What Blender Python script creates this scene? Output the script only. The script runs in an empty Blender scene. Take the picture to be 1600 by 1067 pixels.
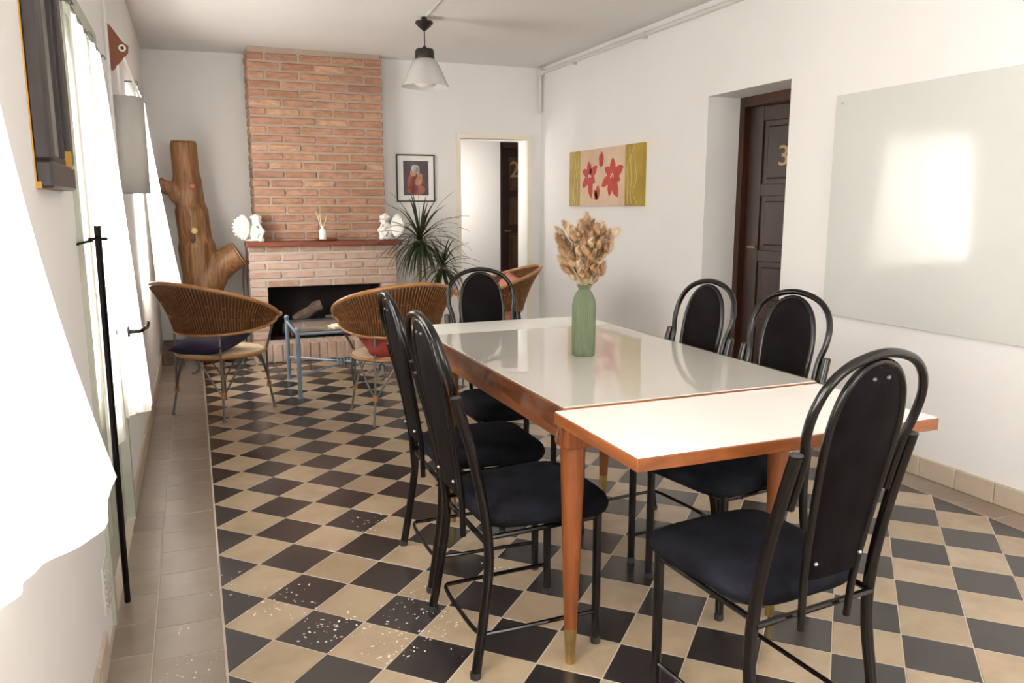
import bpy, bmesh, math, random
from mathutils import Vector, Matrix, Euler
random.seed(7)
R = math.radians
scene = bpy.context.scene
COL = scene.collection

# ------------------------------------------------------------------ camera
cam_d = bpy.data.cameras.new('camera'); cam = bpy.data.objects.new('camera', cam_d); COL.objects.link(cam)
scene.camera = cam
cam_d.sensor_width = 36.0; cam_d.lens = 1227.16 / 1600 * 36.0
YAW, PITCH = 0.3834, 0.1699
cam.location = (-0.0131, -2.227, 1.3284)
cam.rotation_euler = (math.pi / 2 - PITCH, 0.0004, -YAW)
cam_d.clip_start = 0.02

# ------------------------------------------------------------------ world, lights, exposure
world = bpy.data.worlds.new('world'); scene.world = world; world.use_nodes = True
bgn = world.node_tree.nodes['Background']; bgn.inputs[0].default_value = (1.0, 0.97, 0.94, 1); bgn.inputs[1].default_value = 4.0
scene.view_settings.view_transform = 'Standard'; scene.view_settings.look = 'None'
scene.view_settings.exposure = 0.62; scene.view_settings.gamma = 1.0; scene.view_settings.use_curve_mapping = False

YF_OUT = -4.75
def daylight(name, y0, y1, z0, z1, watts, color=(1.0, 0.965, 0.93)):
    """bright sky seen outside a window of the left wall, facing into the room"""
    l = bpy.data.lights.new(name, 'AREA'); l.shape = 'RECTANGLE'
    l.size = z1 - z0; l.size_y = y1 - y0; l.energy = watts; l.color = color
    o = bpy.data.objects.new(name, l); COL.objects.link(o)
    o.location = (-0.95, (y0 + y1) / 2, (z0 + z1) / 2); o.rotation_euler = (0, R(-90), 0)
    return o
daylight('window_daylight', -3.4, -2.55, 1.05, 2.15, 210)
daylight('window_daylight', -1.9, -0.85, 0.8, 2.1, 180)
daylight('window_daylight', 0.45, 1.4, 0.3, 2.0, 120)
daylight('window_daylight', 3.2, 4.2, 0.7, 2.05, 110)
l = daylight('window_daylight', 0, 1.7, 0.8, 2.1, 40); l.location = (1.75, YF_OUT, 1.45); l.rotation_euler = (R(90), 0, 0); l.data.size, l.data.size_y = 1.7, 1.3  # added frontal fill, outside the unseen window behind the camera
def room_lamp(name, loc, watts, size, color, rot=(0, 0, 0)):
    l = bpy.data.lights.new(name, 'AREA'); l.size = size; l.energy = watts; l.color = color
    o = bpy.data.objects.new(name, l); COL.objects.link(o); o.location = loc; o.rotation_euler = rot
    return o
room_lamp('hallway_daylight', (2.35, 5.95, 1.5), 9, 0.7, (1.0, 0.93, 0.85), (0, R(-90), R(8)))

# ------------------------------------------------------------------ helpers
XL, XR = -0.33, 3.29          # left and right wall faces
YF, ZC = -4.2, 2.68           # wall behind the camera, ceiling height
def NB(): return bmesh.new()
def box(bm, x0, x1, y0, y1, z0, z1, bev=0.0, seg=1, mat=None):
    r = bmesh.ops.create_cube(bm, size=1.0)
    M_ = Matrix.Translation(((x0+x1)/2, (y0+y1)/2, (z0+z1)/2)) @ Matrix.Diagonal((x1-x0, y1-y0, z1-z0, 1))
    if mat: M_ = mat @ M_
    bmesh.ops.transform(bm, matrix=M_, verts=r['verts'])
    if bev:
        es = list({e for v in r['verts'] for e in v.link_edges})
        bmesh.ops.bevel(bm, geom=es, offset=bev, segments=seg, affect='EDGES', profile=0.5)
    return bm
def catmull(pts, n=6, closed=False):
    P = [Vector(p) for p in pts]; out = []
    N = len(P); rng = N if closed else N - 1
    for i in range(rng):
        p0 = P[(i-1) % N] if closed or i > 0 else P[0] * 2 - P[1]
        p1 = P[i]; p2 = P[(i+1) % N]
        p3 = P[(i+2) % N] if closed or i + 2 < N else P[-1] * 2 - P[-2]
        for k in range(n):
            t = k / n
            out.append(0.5 * ((2*p1) + (p2-p0)*t + (2*p0-5*p1+4*p2-p3)*t*t + (3*p1-p0-3*p2+p3)*t**3))
    if not closed: out.append(P[-1])
    return out
def tube(bm, pts, r, seg=8, closed=False, caps=True, flat=1.0):
    P = [Vector(p) for p in pts]; n = len(P)
    rr = r if isinstance(r, (list, tuple)) else [r] * n
    rings = []; nrm = None
    for i in range(n):
        if closed: t = P[(i+1) % n] - P[i-1]
        else: t = (P[min(i+1, n-1)] - P[max(i-1, 0)])
        t.normalize()
        if nrm is None:
            nrm = t.orthogonal().normalized()
        else:
            nrm = (nrm - t * nrm.dot(t))
            if nrm.length < 1e-6: nrm = t.orthogonal()
            nrm.normalize()
        b = t.cross(nrm)
        rings.append([bm.verts.new(P[i] + (nrm * math.cos(2*math.pi*k/seg) + b * math.sin(2*math.pi*k/seg) * flat) * rr[i]) for k in range(seg)])
    for i in range(n if closed else n - 1):
        a, c = rings[i], rings[(i+1) % n]
        for k in range(seg):
            bm.faces.new((a[k], a[(k+1) % seg], c[(k+1) % seg], c[k]))
    if caps and not closed:
        bm.faces.new(list(reversed(rings[0]))); bm.faces.new(rings[-1])
    return bm
def lathe(bm, prof, seg=24, center=(0, 0, 0), ribs=0, amp=0.0):
    c = Vector(center); rings = []
    for r, z in prof:
        if r <= 1e-5: rings.append([bm.verts.new(c + Vector((0, 0, z)))])
        else: rings.append([bm.verts.new(c + Vector(((r + (amp if ribs and k % 2 else 0)) * math.cos(2*math.pi*k/seg), (r + (amp if ribs and k % 2 else 0)) * math.sin(2*math.pi*k/seg), z))) for k in range(seg)])
    for a, b in zip(rings, rings[1:]):
        for k in range(seg):
            va = [a[k % len(a)], a[(k+1) % len(a)]]; vb = [b[(k+1) % len(b)], b[k % len(b)]]
            f = []
            for v in va + vb:
                if v not in f: f.append(v)
            if len(f) > 2: bm.faces.new(f)
    return bm
def blob(bm, c, rad, u=12, v=8, rot=None):
    r = bmesh.ops.create_uvsphere(bm, u_segments=u, v_segments=v, radius=1.0)
    M_ = Matrix.Translation(c) @ (rot.to_matrix().to_4x4() if rot else Matrix.Identity(4)) @ Matrix.Diagonal((*((rad,)*3 if isinstance(rad, (int, float)) else rad), 1))
    bmesh.ops.transform(bm, matrix=M_, verts=r['verts']); return bm
def poly(bm, outline, thick, M_=None):
    """outline (x,y) extruded by thick along z"""
    a = [bm.verts.new((x, y, 0)) for x, y in outline]; b = [bm.verts.new((x, y, thick)) for x, y in outline]
    n = len(a)
    bm.faces.new(list(reversed(a))); bm.faces.new(b)
    for i in range(n): bm.faces.new((a[i], a[(i+1) % n], b[(i+1) % n], b[i]))
    if M_ is not None: bmesh.ops.transform(bm, matrix=M_, verts=a + b)
    return bm
def mesh_of(name, bm, mats, smooth=True, ang=38):
    bmesh.ops.recalc_face_normals(bm, faces=bm.faces[:])
    me = bpy.data.meshes.new(name); bm.to_mesh(me); bm.free()
    for m in (mats if isinstance(mats, (list, tuple)) else [mats]): me.materials.append(m)
    if smooth:
        me.shade_smooth(); me.set_sharp_from_angle(angle=R(ang))
    return me
def obj(name, bm, mats, parent=None, loc=None, rot=None, smooth=True, ang=38):
    me = bm if isinstance(bm, bpy.types.Mesh) else mesh_of(name, bm, mats, smooth, ang)
    o = bpy.data.objects.new(name, me); COL.objects.link(o)
    if parent: o.parent = parent
    if loc: o.location = loc
    if rot: o.rotation_euler = rot
    return o
def tag(o, label, cat, group=None):
    o['label'] = label; o['category'] = cat
    if group: o['group'] = group
    return o
def thing(name, label, cat, loc=(0, 0, 0), rz=0.0, group=None):
    o = bpy.data.objects.new(name, None); COL.objects.link(o); o.empty_display_size = 0.1
    o.location = loc; o.rotation_euler = (0, 0, rz); return tag(o, label, cat, group)
def struct(name, bm, mats, **k):
    o = obj(name, bm, mats, **k); o['kind'] = 'structure'; return o
def dup(root, loc, rz, label, group=None):
    r = root.copy(); COL.objects.link(r); r.location = loc; r.rotation_euler = (0, 0, rz); r['label'] = label
    if group: r['group'] = group
    for ch in list(root.children):
        c = ch.copy(); COL.objects.link(c); c.parent = r
        for g in list(ch.children):
            d = g.copy(); COL.objects.link(d); d.parent = c
    return r
def grid(bm, fn, nu, nv):
    """quad sheet from fn(u,v) -> point"""
    V = [[bm.verts.new(fn(i / nu, j / nv)) for j in range(nv + 1)] for i in range(nu + 1)]
    for i in range(nu):
        for j in range(nv): bm.faces.new((V[i][j], V[i+1][j], V[i+1][j+1], V[i][j+1]))
    return bm
def solidify(o, t, off=0.0):
    m = o.modifiers.new('thickness', 'SOLIDIFY'); m.thickness = t; m.offset = off; return o

# ------------------------------------------------------------------ materials
def mat(name, color, rough=0.5, metal=0.0, bump=None, var=None, rnd=None, spec=None, coat=0.0, coat_rough=0.05, sheen=0.0, bscale=(1, 1, 1)):
    """bump=(scale,strength) noise relief; var=(color2,scale,amount) mottling; rnd=[colors] per-object variation"""
    m = bpy.data.materials.new(name); m.use_nodes = True
    nt = m.node_tree; b = nt.nodes['Principled BSDF']; L = nt.links
    b.inputs['Roughness'].default_value = rough; b.inputs['Metallic'].default_value = metal
    if spec is not None: b.inputs['Specular IOR Level'].default_value = spec
    b.inputs['Coat Weight'].default_value = coat; b.inputs['Coat Roughness'].default_value = coat_rough
    if sheen: b.inputs['Sheen Weight'].default_value = sheen; b.inputs['Sheen Roughness'].default_value = 0.4
    b.inputs['Base Color'].default_value = (*color, 1)
    tc = nt.nodes.new('ShaderNodeTexCoord'); mp = nt.nodes.new('ShaderNodeMapping'); mp.inputs['Scale'].default_value = bscale
    L.new(tc.outputs['Object'], mp.inputs['Vector'])
    src = None
    if rnd:
        oi = nt.nodes.new('ShaderNodeObjectInfo'); cr = nt.nodes.new('ShaderNodeValToRGB')
        els = cr.color_ramp.elements
        while len(els) < len(rnd): els.new(0.5)
        for i, c in enumerate(rnd): els[i].position = i / max(1, len(rnd) - 1); els[i].color = (*c, 1)
        L.new(oi.outputs['Random'], cr.inputs[0]); src = cr.outputs[0]
        ad = nt.nodes.new('ShaderNodeVectorMath'); ad.operation = 'MULTIPLY_ADD'
        cmb = nt.nodes.new('ShaderNodeCombineXYZ')
        for k in range(3): L.new(oi.outputs['Random'], cmb.inputs[k])
        ad.inputs[1].default_value = (37, 53, 71); L.new(cmb.outputs[0], ad.inputs[0]); L.new(tc.outputs['Object'], ad.inputs[2])
        L.new(ad.outputs[0], mp.inputs['Vector'])
    if var:
        c2, sc, amt = var
        nz = nt.nodes.new('ShaderNodeTexNoise'); nz.inputs['Scale'].default_value = sc; nz.inputs['Detail'].default_value = 6; nz.inputs['Roughness'].default_value = 0.6
        L.new(mp.outputs[0], nz.inputs['Vector'])
        rg = nt.nodes.new('ShaderNodeMapRange'); rg.inputs[1].default_value = 0.42; rg.inputs[2].default_value = 0.72; rg.inputs[4].default_value = amt
        L.new(nz.outputs[0], rg.inputs[0])
        mx = nt.nodes.new('ShaderNodeMix'); mx.data_type = 'RGBA'
        L.new(rg.outputs[0], mx.inputs[0])
        if src: L.new(src, mx.inputs[6])
        else: mx.inputs[6].default_value = (*color, 1)
        mx.inputs[7].default_value = (*c2, 1); src = mx.outputs[2]
    if src: L.new(src, b.inputs['Base Color'])
    if bump:
        nb = nt.nodes.new('ShaderNodeTexNoise'); nb.inputs['Scale'].default_value = bump[0]; nb.inputs['Detail'].default_value = 5
        L.new(mp.outputs[0], nb.inputs['Vector'])
        bp = nt.nodes.new('ShaderNodeBump'); bp.inputs['Strength'].default_value = bump[1]; bp.inputs['Distance'].default_value = 0.01
        L.new(nb.outputs[0], bp.inputs['Height']); L.new(bp.outputs[0], b.inputs['Normal'])
    return m
def wood(name, c1, c2, rough=0.4, scale=(14, 14, 1.2), coat=0.0, dist=3.0):
    m = mat(name, c1, rough, coat=coat, coat_rough=0.15); nt = m.node_tree; b = nt.nodes['Principled BSDF']; L = nt.links
    tc = nt.nodes.new('ShaderNodeTexCoord'); mp = nt.nodes.new('ShaderNodeMapping'); mp.inputs['Scale'].default_value = scale
    nz = nt.nodes.new('ShaderNodeTexNoise'); nz.inputs['Scale'].default_value = 2.2; nz.inputs['Detail'].default_value = 8; nz.inputs['Distortion'].default_value = dist * 0.3
    L.new(tc.outputs['Object'], mp.inputs[0]); L.new(mp.outputs[0], nz.inputs['Vector'])
    cr = nt.nodes.new('ShaderNodeValToRGB'); cr.color_ramp.elements[0].position = 0.32; cr.color_ramp.elements[1].position = 0.7
    cr.color_ramp.elements[0].color = (*c2, 1); cr.color_ramp.elements[1].color = (*c1, 1)
    L.new(nz.outputs[0], cr.inputs[0]); L.new(cr.outputs[0], b.inputs['Base Color'])
    bp = nt.nodes.new('ShaderNodeBump'); bp.inputs['Strength'].default_value = 0.15; bp.inputs['Distance'].default_value = 0.004
    L.new(nz.outputs[0], bp.inputs['Height']); L.new(bp.outputs[0], b.inputs['Normal'])
    return m
def glass_mat(name, tint=(0.95, 0.98, 0.97), rough=0.0, alpha=0.2):
    """thin clear sheet: mostly transparent with a glossy coat"""
    m = bpy.data.materials.new(name); m.use_nodes = True; nt = m.node_tree; nt.nodes.clear(); L = nt.links
    out = nt.nodes.new('ShaderNodeOutputMaterial'); tr = nt.nodes.new('ShaderNodeBsdfTransparent'); gl = nt.nodes.new('ShaderNodeBsdfGlossy')
    tr.inputs[0].default_value = (*tint, 1); gl.inputs['Roughness'].default_value = rough
    lw = nt.nodes.new('ShaderNodeLayerWeight'); lw.inputs[0].default_value = 0.5
    fr = nt.nodes.new('ShaderNodeMath'); fr.operation = 'POWER'; fr.inputs[1].default_value = 4.0; L.new(lw.outputs['Facing'], fr.inputs[0])
    ad = nt.nodes.new('ShaderNodeMath'); ad.operation = 'MULTIPLY_ADD'; ad.inputs[1].default_value = 0.7; ad.inputs[2].default_value = 0.03 + alpha * 0.1; ad.use_clamp = True
    mx = nt.nodes.new('ShaderNodeMixShader'); L.new(fr.outputs[0], ad.inputs[0]); L.new(ad.outputs[0], mx.inputs[0])
    L.new(tr.outputs[0], mx.inputs[1]); L.new(gl.outputs[0], mx.inputs[2]); L.new(mx.outputs[0], out.inputs[0])
    return m
def sheer_mat(name, color=(0.92, 0.9, 0.86), through=0.13):
    m = bpy.data.materials.new(name); m.use_nodes = True; nt = m.node_tree; nt.nodes.clear(); L = nt.links
    out = nt.nodes.new('ShaderNodeOutputMaterial'); tr = nt.nodes.new('ShaderNodeBsdfTransparent')
    df = nt.nodes.new('ShaderNodeBsdfDiffuse'); tl = nt.nodes.new('ShaderNodeBsdfTranslucent')
    df.inputs[0].default_value = (*color, 1); tl.inputs[0].default_value = (*color, 1)
    m1 = nt.nodes.new('ShaderNodeMixShader'); m1.inputs[0].default_value = 0.55; L.new(df.outputs[0], m1.inputs[1]); L.new(tl.outputs[0], m1.inputs[2])
    m2 = nt.nodes.new('ShaderNodeMixShader'); m2.inputs[0].default_value = through; L.new(m1.outputs[0], m2.inputs[1]); L.new(tr.outputs[0], m2.inputs[2])
    L.new(m2.outputs[0], out.inputs[0]); return m

M = {}
M['wall'] = mat('wall_plaster', (0.80, 0.78, 0.765), 0.85, bump=(9, 0.10), var=((0.75, 0.725, 0.71), 1.3, 0.5))
M['ceiling'] = mat('ceiling_plaster', (0.76, 0.735, 0.715), 0.9, bump=(7, 0.08))
M['grout'] = mat('grout', (0.50, 0.43, 0.35), 0.9)
M['tile_dark'] = mat('tile_charcoal', (0.035, 0.03, 0.03), 0.24, spec=0.75, rnd=[(0.016, 0.012, 0.012), (0.034, 0.028, 0.028), (0.022, 0.017, 0.017)], var=((0.06, 0.052, 0.05), 9, 0.4), bump=(30, 0.03))
M['tile_light'] = mat('tile_sand', (0.5, 0.37, 0.24), 0.25, spec=0.7, rnd=[(0.36, 0.265, 0.17), (0.46, 0.355, 0.245), (0.41, 0.305, 0.205)], var=((0.27, 0.185, 0.11), 7, 0.55), bump=(30, 0.03))
M['tile_border'] = mat('tile_border_taupe', (0.38, 0.29, 0.22), 0.28, spec=0.65, rnd=[(0.23, 0.175, 0.135), (0.30, 0.235, 0.185), (0.26, 0.20, 0.155)], var=((0.19, 0.135, 0.10), 8, 0.5), bump=(25, 0.05))
M['chip'] = mat('tile_chip_white', (0.72, 0.66, 0.58), 0.9)
M['base'] = mat('baseboard_tile', (0.52, 0.43, 0.33), 0.45, rnd=[(0.48, 0.40, 0.31), (0.56, 0.47, 0.37)], var=((0.42, 0.33, 0.25), 9, 0.4))
M['black_metal'] = mat('black_enamel', (0.004, 0.003, 0.003), 0.18, bump=(60, 0.02), spec=0.36)
M['velvet'] = mat('black_velvet', (0.007, 0.007, 0.009), 0.85, var=((0.020, 0.021, 0.030), 7, 0.8), bump=(140, 0.12), spec=0.08)
M['vinyl'] = mat('black_back_pad', (0.004, 0.003, 0.003), 0.5, var=((0.013, 0.012, 0.014), 6, 0.6), bump=(90, 0.06), spec=0.04)
M['rubber'] = mat('black_rubber', (0.02, 0.02, 0.02), 0.6)
M['screw'] = mat('steel_screw', (0.55, 0.55, 0.55), 0.35, 1.0)
M['table_wood'] = wood('varnished_orange_wood', (0.26, 0.078, 0.018), (0.15, 0.040, 0.009), 0.38, (3, 1.2, 14), coat=0.15)
M['leg_wood'] = wood('varnished_leg_wood', (0.25, 0.072, 0.016), (0.155, 0.040, 0.008), 0.42, (16, 16, 1.0), coat=0.1)
M['laminate'] = mat('white_laminate', (0.80, 0.775, 0.735), 0.30, var=((0.76, 0.73, 0.69), 3, 0.5))
M['film_top'] = mat('laminate_under_film', (0.50, 0.475, 0.435), 0.5, coat=1.0, coat_rough=0.008, bump=None)
M['film'] = glass_mat('clear_plastic_film', (0.90, 0.86, 0.83), 0.14, 1.4)
M['brass'] = mat('aged_brass', (0.52, 0.37, 0.15), 0.38, 1.0, var=((0.34, 0.22, 0.09), 20, 0.6))
M['brick'] = mat('brick', (0.5, 0.23, 0.12), 0.9, rnd=[(0.38, 0.185, 0.115), (0.53, 0.30, 0.19), (0.45, 0.235, 0.16), (0.58, 0.35, 0.225), (0.36, 0.185, 0.135), (0.50, 0.27, 0.175)], var=((0.22, 0.115, 0.075), 11, 0.7), bump=(35, 0.5), bscale=(1, 1, 2.5))
M['mortar'] = mat('mortar', (0.43, 0.335, 0.265), 0.95, bump=(40, 0.5), var=((0.34, 0.26, 0.20), 9, 0.5))
M['brick_pale'] = mat('brick_limewashed', (0.5, 0.36, 0.29), 0.9, rnd=[(0.42, 0.25, 0.185), (0.54, 0.37, 0.28), (0.47, 0.30, 0.235), (0.58, 0.43, 0.35)], var=((0.60, 0.50, 0.43), 9, 0.6), bump=(35, 0.5))
M['mortar_pale'] = mat('mortar_limewashed', (0.55, 0.47, 0.41), 0.95, bump=(40, 0.5))
M['soot'] = mat('soot', (0.012, 0.009, 0.008), 0.95, bump=(30, 0.4))
M['mantel'] = wood('mantel_red_wood', (0.24, 0.055, 0.018), (0.15, 0.03, 0.010), 0.4, (1.2, 12, 12))
M['log'] = wood('carved_log', (0.36, 0.18, 0.072), (0.13, 0.050, 0.017), 0.5, (9, 9, 0.9), dist=6)
M['log_cut'] = wood('log_cut_face', (0.50, 0.30, 0.14), (0.36, 0.19, 0.08), 0.6, (10, 10, 10))
M['bark'] = mat('fire_log_bark', (0.11, 0.075, 0.055), 0.95, bump=(20, 0.8), var=((0.22, 0.17, 0.135), 12, 0.7))
M['knot'] = mat('knot_pale', (0.62, 0.42, 0.16), 0.6)
M['knot_red'] = mat('knot_red', (0.36, 0.10, 0.05), 0.6)
M['plaster'] = mat('white_plaster', (0.86, 0.83, 0.78), 0.75, bump=(30, 0.15))
M['ceramic'] = mat('white_ceramic', (0.85, 0.82, 0.77), 0.3)
M['reed'] = mat('pale_reed', (0.70, 0.56, 0.38), 0.8)
M['green_vase'] = mat('sage_green_ceramic', (0.10, 0.128, 0.070), 0.6)
M['bunny'] = mat('dried_bunny_tail', (0.60, 0.40, 0.235), 0.95, rnd=[(0.25, 0.13, 0.06), (0.44, 0.27, 0.145), (0.58, 0.44, 0.29), (0.30, 0.165, 0.08), (0.40, 0.24, 0.125)], bump=(90, 0.8))
M['stem'] = mat('dry_stem', (0.55, 0.42, 0.24), 0.8)
M['wicker'] = mat('wicker', (0.085, 0.032, 0.010), 0.5, var=((0.045, 0.016, 0.006), 16, 0.9), bump=(60, 0.4), coat=0.2)
M['wicker_rib'] = mat('wicker_rib', (0.27, 0.115, 0.036), 0.4, var=((0.13, 0.048, 0.015), 22, 0.9), coat=0.2)
M['cane_rim'] = mat('cane_rim', (0.43, 0.20, 0.065), 0.35, var=((0.28, 0.11, 0.032), 14, 0.7), coat=0.3)
M['seat_weave'] = mat('pale_woven_seat', (0.66, 0.53, 0.36), 0.7, var=((0.5, 0.37, 0.22), 30, 0.6), bump=(80, 0.6))
M['iron'] = mat('grey_iron', (0.17, 0.165, 0.165), 0.45, 0.6, var=((0.10, 0.085, 0.075), 18, 0.5))
M['binding'] = mat('cane_binding', (0.42, 0.17, 0.05), 0.6)
M['blue_metal'] = mat('blue_grey_paint', (0.22, 0.29, 0.38), 0.4, 0.15, var=((0.15, 0.19, 0.25), 15, 0.4))
M['glass'] = glass_mat('clear_glass', (0.80, 0.86, 0.86), 0.02, 0.4)
M['pane'] = glass_mat('window_glass', (0.96, 0.965, 0.96), 0.02, 0.2)
M['navy'] = mat('navy_cushion', (0.022, 0.018, 0.045), 0.9, bump=(120, 0.15))
M['red'] = mat('red_cushion', (0.22, 0.018, 0.014), 0.7, bump=(100, 0.15))
M['pink'] = mat('pink_cushion', (0.55, 0.20, 0.15), 0.85, bump=(100, 0.15))
M['leaf'] = mat('dracaena_leaf', (0.045, 0.075, 0.018), 0.4, rnd=[(0.016, 0.028, 0.008), (0.045, 0.062, 0.018), (0.028, 0.042, 0.011)])
M['cane_trunk'] = mat('plant_cane', (0.26, 0.19, 0.12), 0.9, bump=(25, 0.5))
M['pot'] = mat('white_pot', (0.70, 0.68, 0.65), 0.5)
M['soil'] = mat('soil', (0.05, 0.035, 0.025), 1.0)
M['door_wood'] = wood('dark_door_wood', (0.050, 0.014, 0.006), (0.020, 0.006, 0.003), 0.45, (12, 12, 1.2), coat=0.0)
M['frame_wood'] = wood('door_frame_wood', (0.075, 0.024, 0.010), (0.03, 0.009, 0.004), 0.4, (12, 12, 1.2), coat=0.05)
M['panel_wood'] = wood('door_panel_wood', (0.16, 0.08, 0.04), (0.06, 0.027, 0.012), 0.4, (8, 8, 1.2), coat=0.0)
M['digit'] = mat('brass_digit', (0.42, 0.29, 0.13), 0.5, 0.2)
M['green_door'] = mat('pale_green_paint', (0.42, 0.43, 0.36), 0.6, var=((0.32, 0.32, 0.26), 12, 0.6))
M['cream_trim'] = mat('cream_trim', (0.80, 0.74, 0.62), 0.6)
M['curtain'] = sheer_mat('white_sheer_curtain')
M['pipe'] = mat('painted_pipe', (0.66, 0.63, 0.61), 0.5)
M['black_plastic'] = mat('black_plastic', (0.014, 0.010, 0.010), 0.45)
M['lamp_glass'] = None
M['board'] = mat('frosted_glass_board', (0.61, 0.615, 0.59), 0.5, coat=0.9, coat_rough=0.08)
M['paint_frame'] = wood('dark_grey_frame', (0.050, 0.040, 0.040), (0.026, 0.020, 0.020), 0.45, (12, 12, 1.2))
M['gilt'] = mat('worn_gilt', (0.52, 0.28, 0.05), 0.5, 0.3)
M['parchment'] = mat('grey_parchment', (0.50, 0.475, 0.445), 0.85, bump=(25, 0.3), var=((0.42, 0.4, 0.375), 5, 0.6))
M['brown_wood'] = mat('brown_bracket', (0.22, 0.065, 0.025), 0.5)
M['white_print'] = mat('white_mount', (0.82, 0.80, 0.77), 0.7)
M['vent'] = mat('white_vent', (0.60, 0.57, 0.54), 0.6)

# translucent ribbed lamp glass
m = bpy.data.materials.new('lamp_glass'); m.use_nodes = True; nt = m.node_tree; nt.nodes.clear()
out = nt.nodes.new('ShaderNodeOutputMaterial'); a = nt.nodes.new('ShaderNodeBsdfTransparent'); b = nt.nodes.new('ShaderNodeBsdfPrincipled')
a.inputs[0].default_value = (0.95, 0.95, 0.95, 1); b.inputs['Base Color'].default_value = (0.78, 0.76, 0.74, 1); b.inputs['Roughness'].default_value = 0.15
x = nt.nodes.new('ShaderNodeMixShader'); x.inputs[0].default_value = 0.55
nt.links.new(a.outputs[0], x.inputs[1]); nt.links.new(b.outputs[0], x.inputs[2]); nt.links.new(x.outputs[0], out.inputs[0]); M['lamp_glass'] = m

def plastic_wave(mname):
    nt = M[mname].node_tree; b = nt.nodes['Principled BSDF']; tc = nt.nodes.new('ShaderNodeTexCoord')
    nz = nt.nodes.new('ShaderNodeTexNoise'); nz.inputs['Scale'].default_value = 5; nz.inputs['Detail'].default_value = 3
    bp = nt.nodes.new('ShaderNodeBump'); bp.inputs['Strength'].default_value = 0.02; bp.inputs['Distance'].default_value = 0.01
    nt.links.new(tc.outputs['Object'], nz.inputs['Vector']); nt.links.new(nz.outputs[0], bp.inputs['Height']); nt.links.new(bp.outputs[0], b.inputs['Coat Normal'])
plastic_wave('film_top')

# ------------------------------------------------------------------ room shell
U = 0.2 / math.sqrt(2)
NM = 22; XB = NM * U                     # right edge of the checkered field
bm = NB(); box(bm, -0.7, 5.4, YF - 0.2, 7.4, -0.12, -0.0012); floor = struct('floor', bm, M['grout'])

def cam_xy(p):
    d = Vector(p) - cam.location
    f = Vector((math.sin(YAW) * math.cos(PITCH), math.cos(YAW) * math.cos(PITCH), -math.sin(PITCH))); r = Vector((math.cos(YAW), -math.sin(YAW), 0)); u = r.cross(f)
    w = d.dot(f)
    return (800 + 1227.16 * d.dot(r) / w, 533.5 - 1227.16 * d.dot(u) / w, w) if w > 0.05 else (-9999, -9999, w)
def tile_bm(tri=0):
    h = 0.0983 * math.sqrt(2)
    bm = NB()
    pts = [(h, 0), (0, h), (-h, 0), (0, -h)]
    if tri == 1: pts = [(0.003, -h + 0.003), (h, 0), (0.003, h - 0.003)]
    if tri == -1: pts = [(-0.003, h - 0.003), (-h, 0), (-0.003, -h + 0.003)]
    poly(bm, pts, 0.009, Matrix.Translation((0, 0, -0.009)))
    bmesh.ops.bevel(bm, geom=[e for e in bm.edges if all(v.co.z > -0.001 for v in e.verts)], offset=0.0012, segments=1, affect='EDGES')
    return bm
tmesh = {(c, t): mesh_of('tile', tile_bm(t), M['tile_dark' if c else 'tile_light'], smooth=False) for c in (0, 1) for t in (0, 1, -1)}
cells = []
for mi in range(0, NM + 1):
    for ni in range(-29, 40):
        if (mi + ni) % 2 == 0: continue
        px, py, w = cam_xy((mi * U, ni * U, 0))
        vis = -60 < px < 1660 and -20 < py < 1130 and w > 0
        tri = 1 if mi == 0 else (-1 if mi == NM else 0)
        cells.append((0 if vis else 1, ni, mi, tri))
cells.sort()
rest = NB()
for k, (hid, ni, mi, tri) in enumerate(cells):
    dark = 1 if mi % 2 == 0 else 0
    if k < 290 and not hid:
        obj('tile', tmesh[(dark, tri)], None, floor, (mi * U, ni * U, 0), (R(random.uniform(-.12, .12)), R(random.uniform(-.12, .12)), 0))
    else:
        t = tile_bm(tri); bmesh.ops.translate(t, verts=t.verts, vec=(mi * U, ni * U, 0))
        for f in t.faces: f.material_index = dark
        me = bpy.data.meshes.new('tmp'); t.to_mesh(me); t.free(); rest.from_mesh(me); bpy.data.meshes.remove(me)
o = obj('tile_field', rest, [M['tile_light'], M['tile_dark']], floor, smooth=False); o['kind'] = 'stuff'
# border strips
def flat_tile(w, l):
    bm = NB(); box(bm, -w/2, w/2, -l/2, l/2, -0.009, 0); bmesh.ops.bevel(bm, geom=[e for e in bm.edges if all(v.co.z > -0.001 for v in e.verts)], offset=0.0015, segments=1, affect='EDGES')
    return mesh_of('border_tile', bm, M['tile_border'], smooth=False)
bA, bB, bC = flat_tile(0.118, 0.197), flat_tile(0.198, 0.197), flat_tile(0.185, 0.197)
for j in range(-8, 26):
    y = j * 0.2 + 0.045
    obj('border_tile', bA, None, floor, (-0.264, y + 0.06, 0), (0, 0, R(random.uniform(-.4, .4))))
    obj('border_tile', bB, None, floor, (-0.1025, y, 0), (0, 0, R(random.uniform(-.4, .4))))
    obj('border_tile', bC, None, floor, (XB + 0.0965, y + 0.03, 0), (0, 0, R(random.uniform(-.3, .3))))
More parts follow.
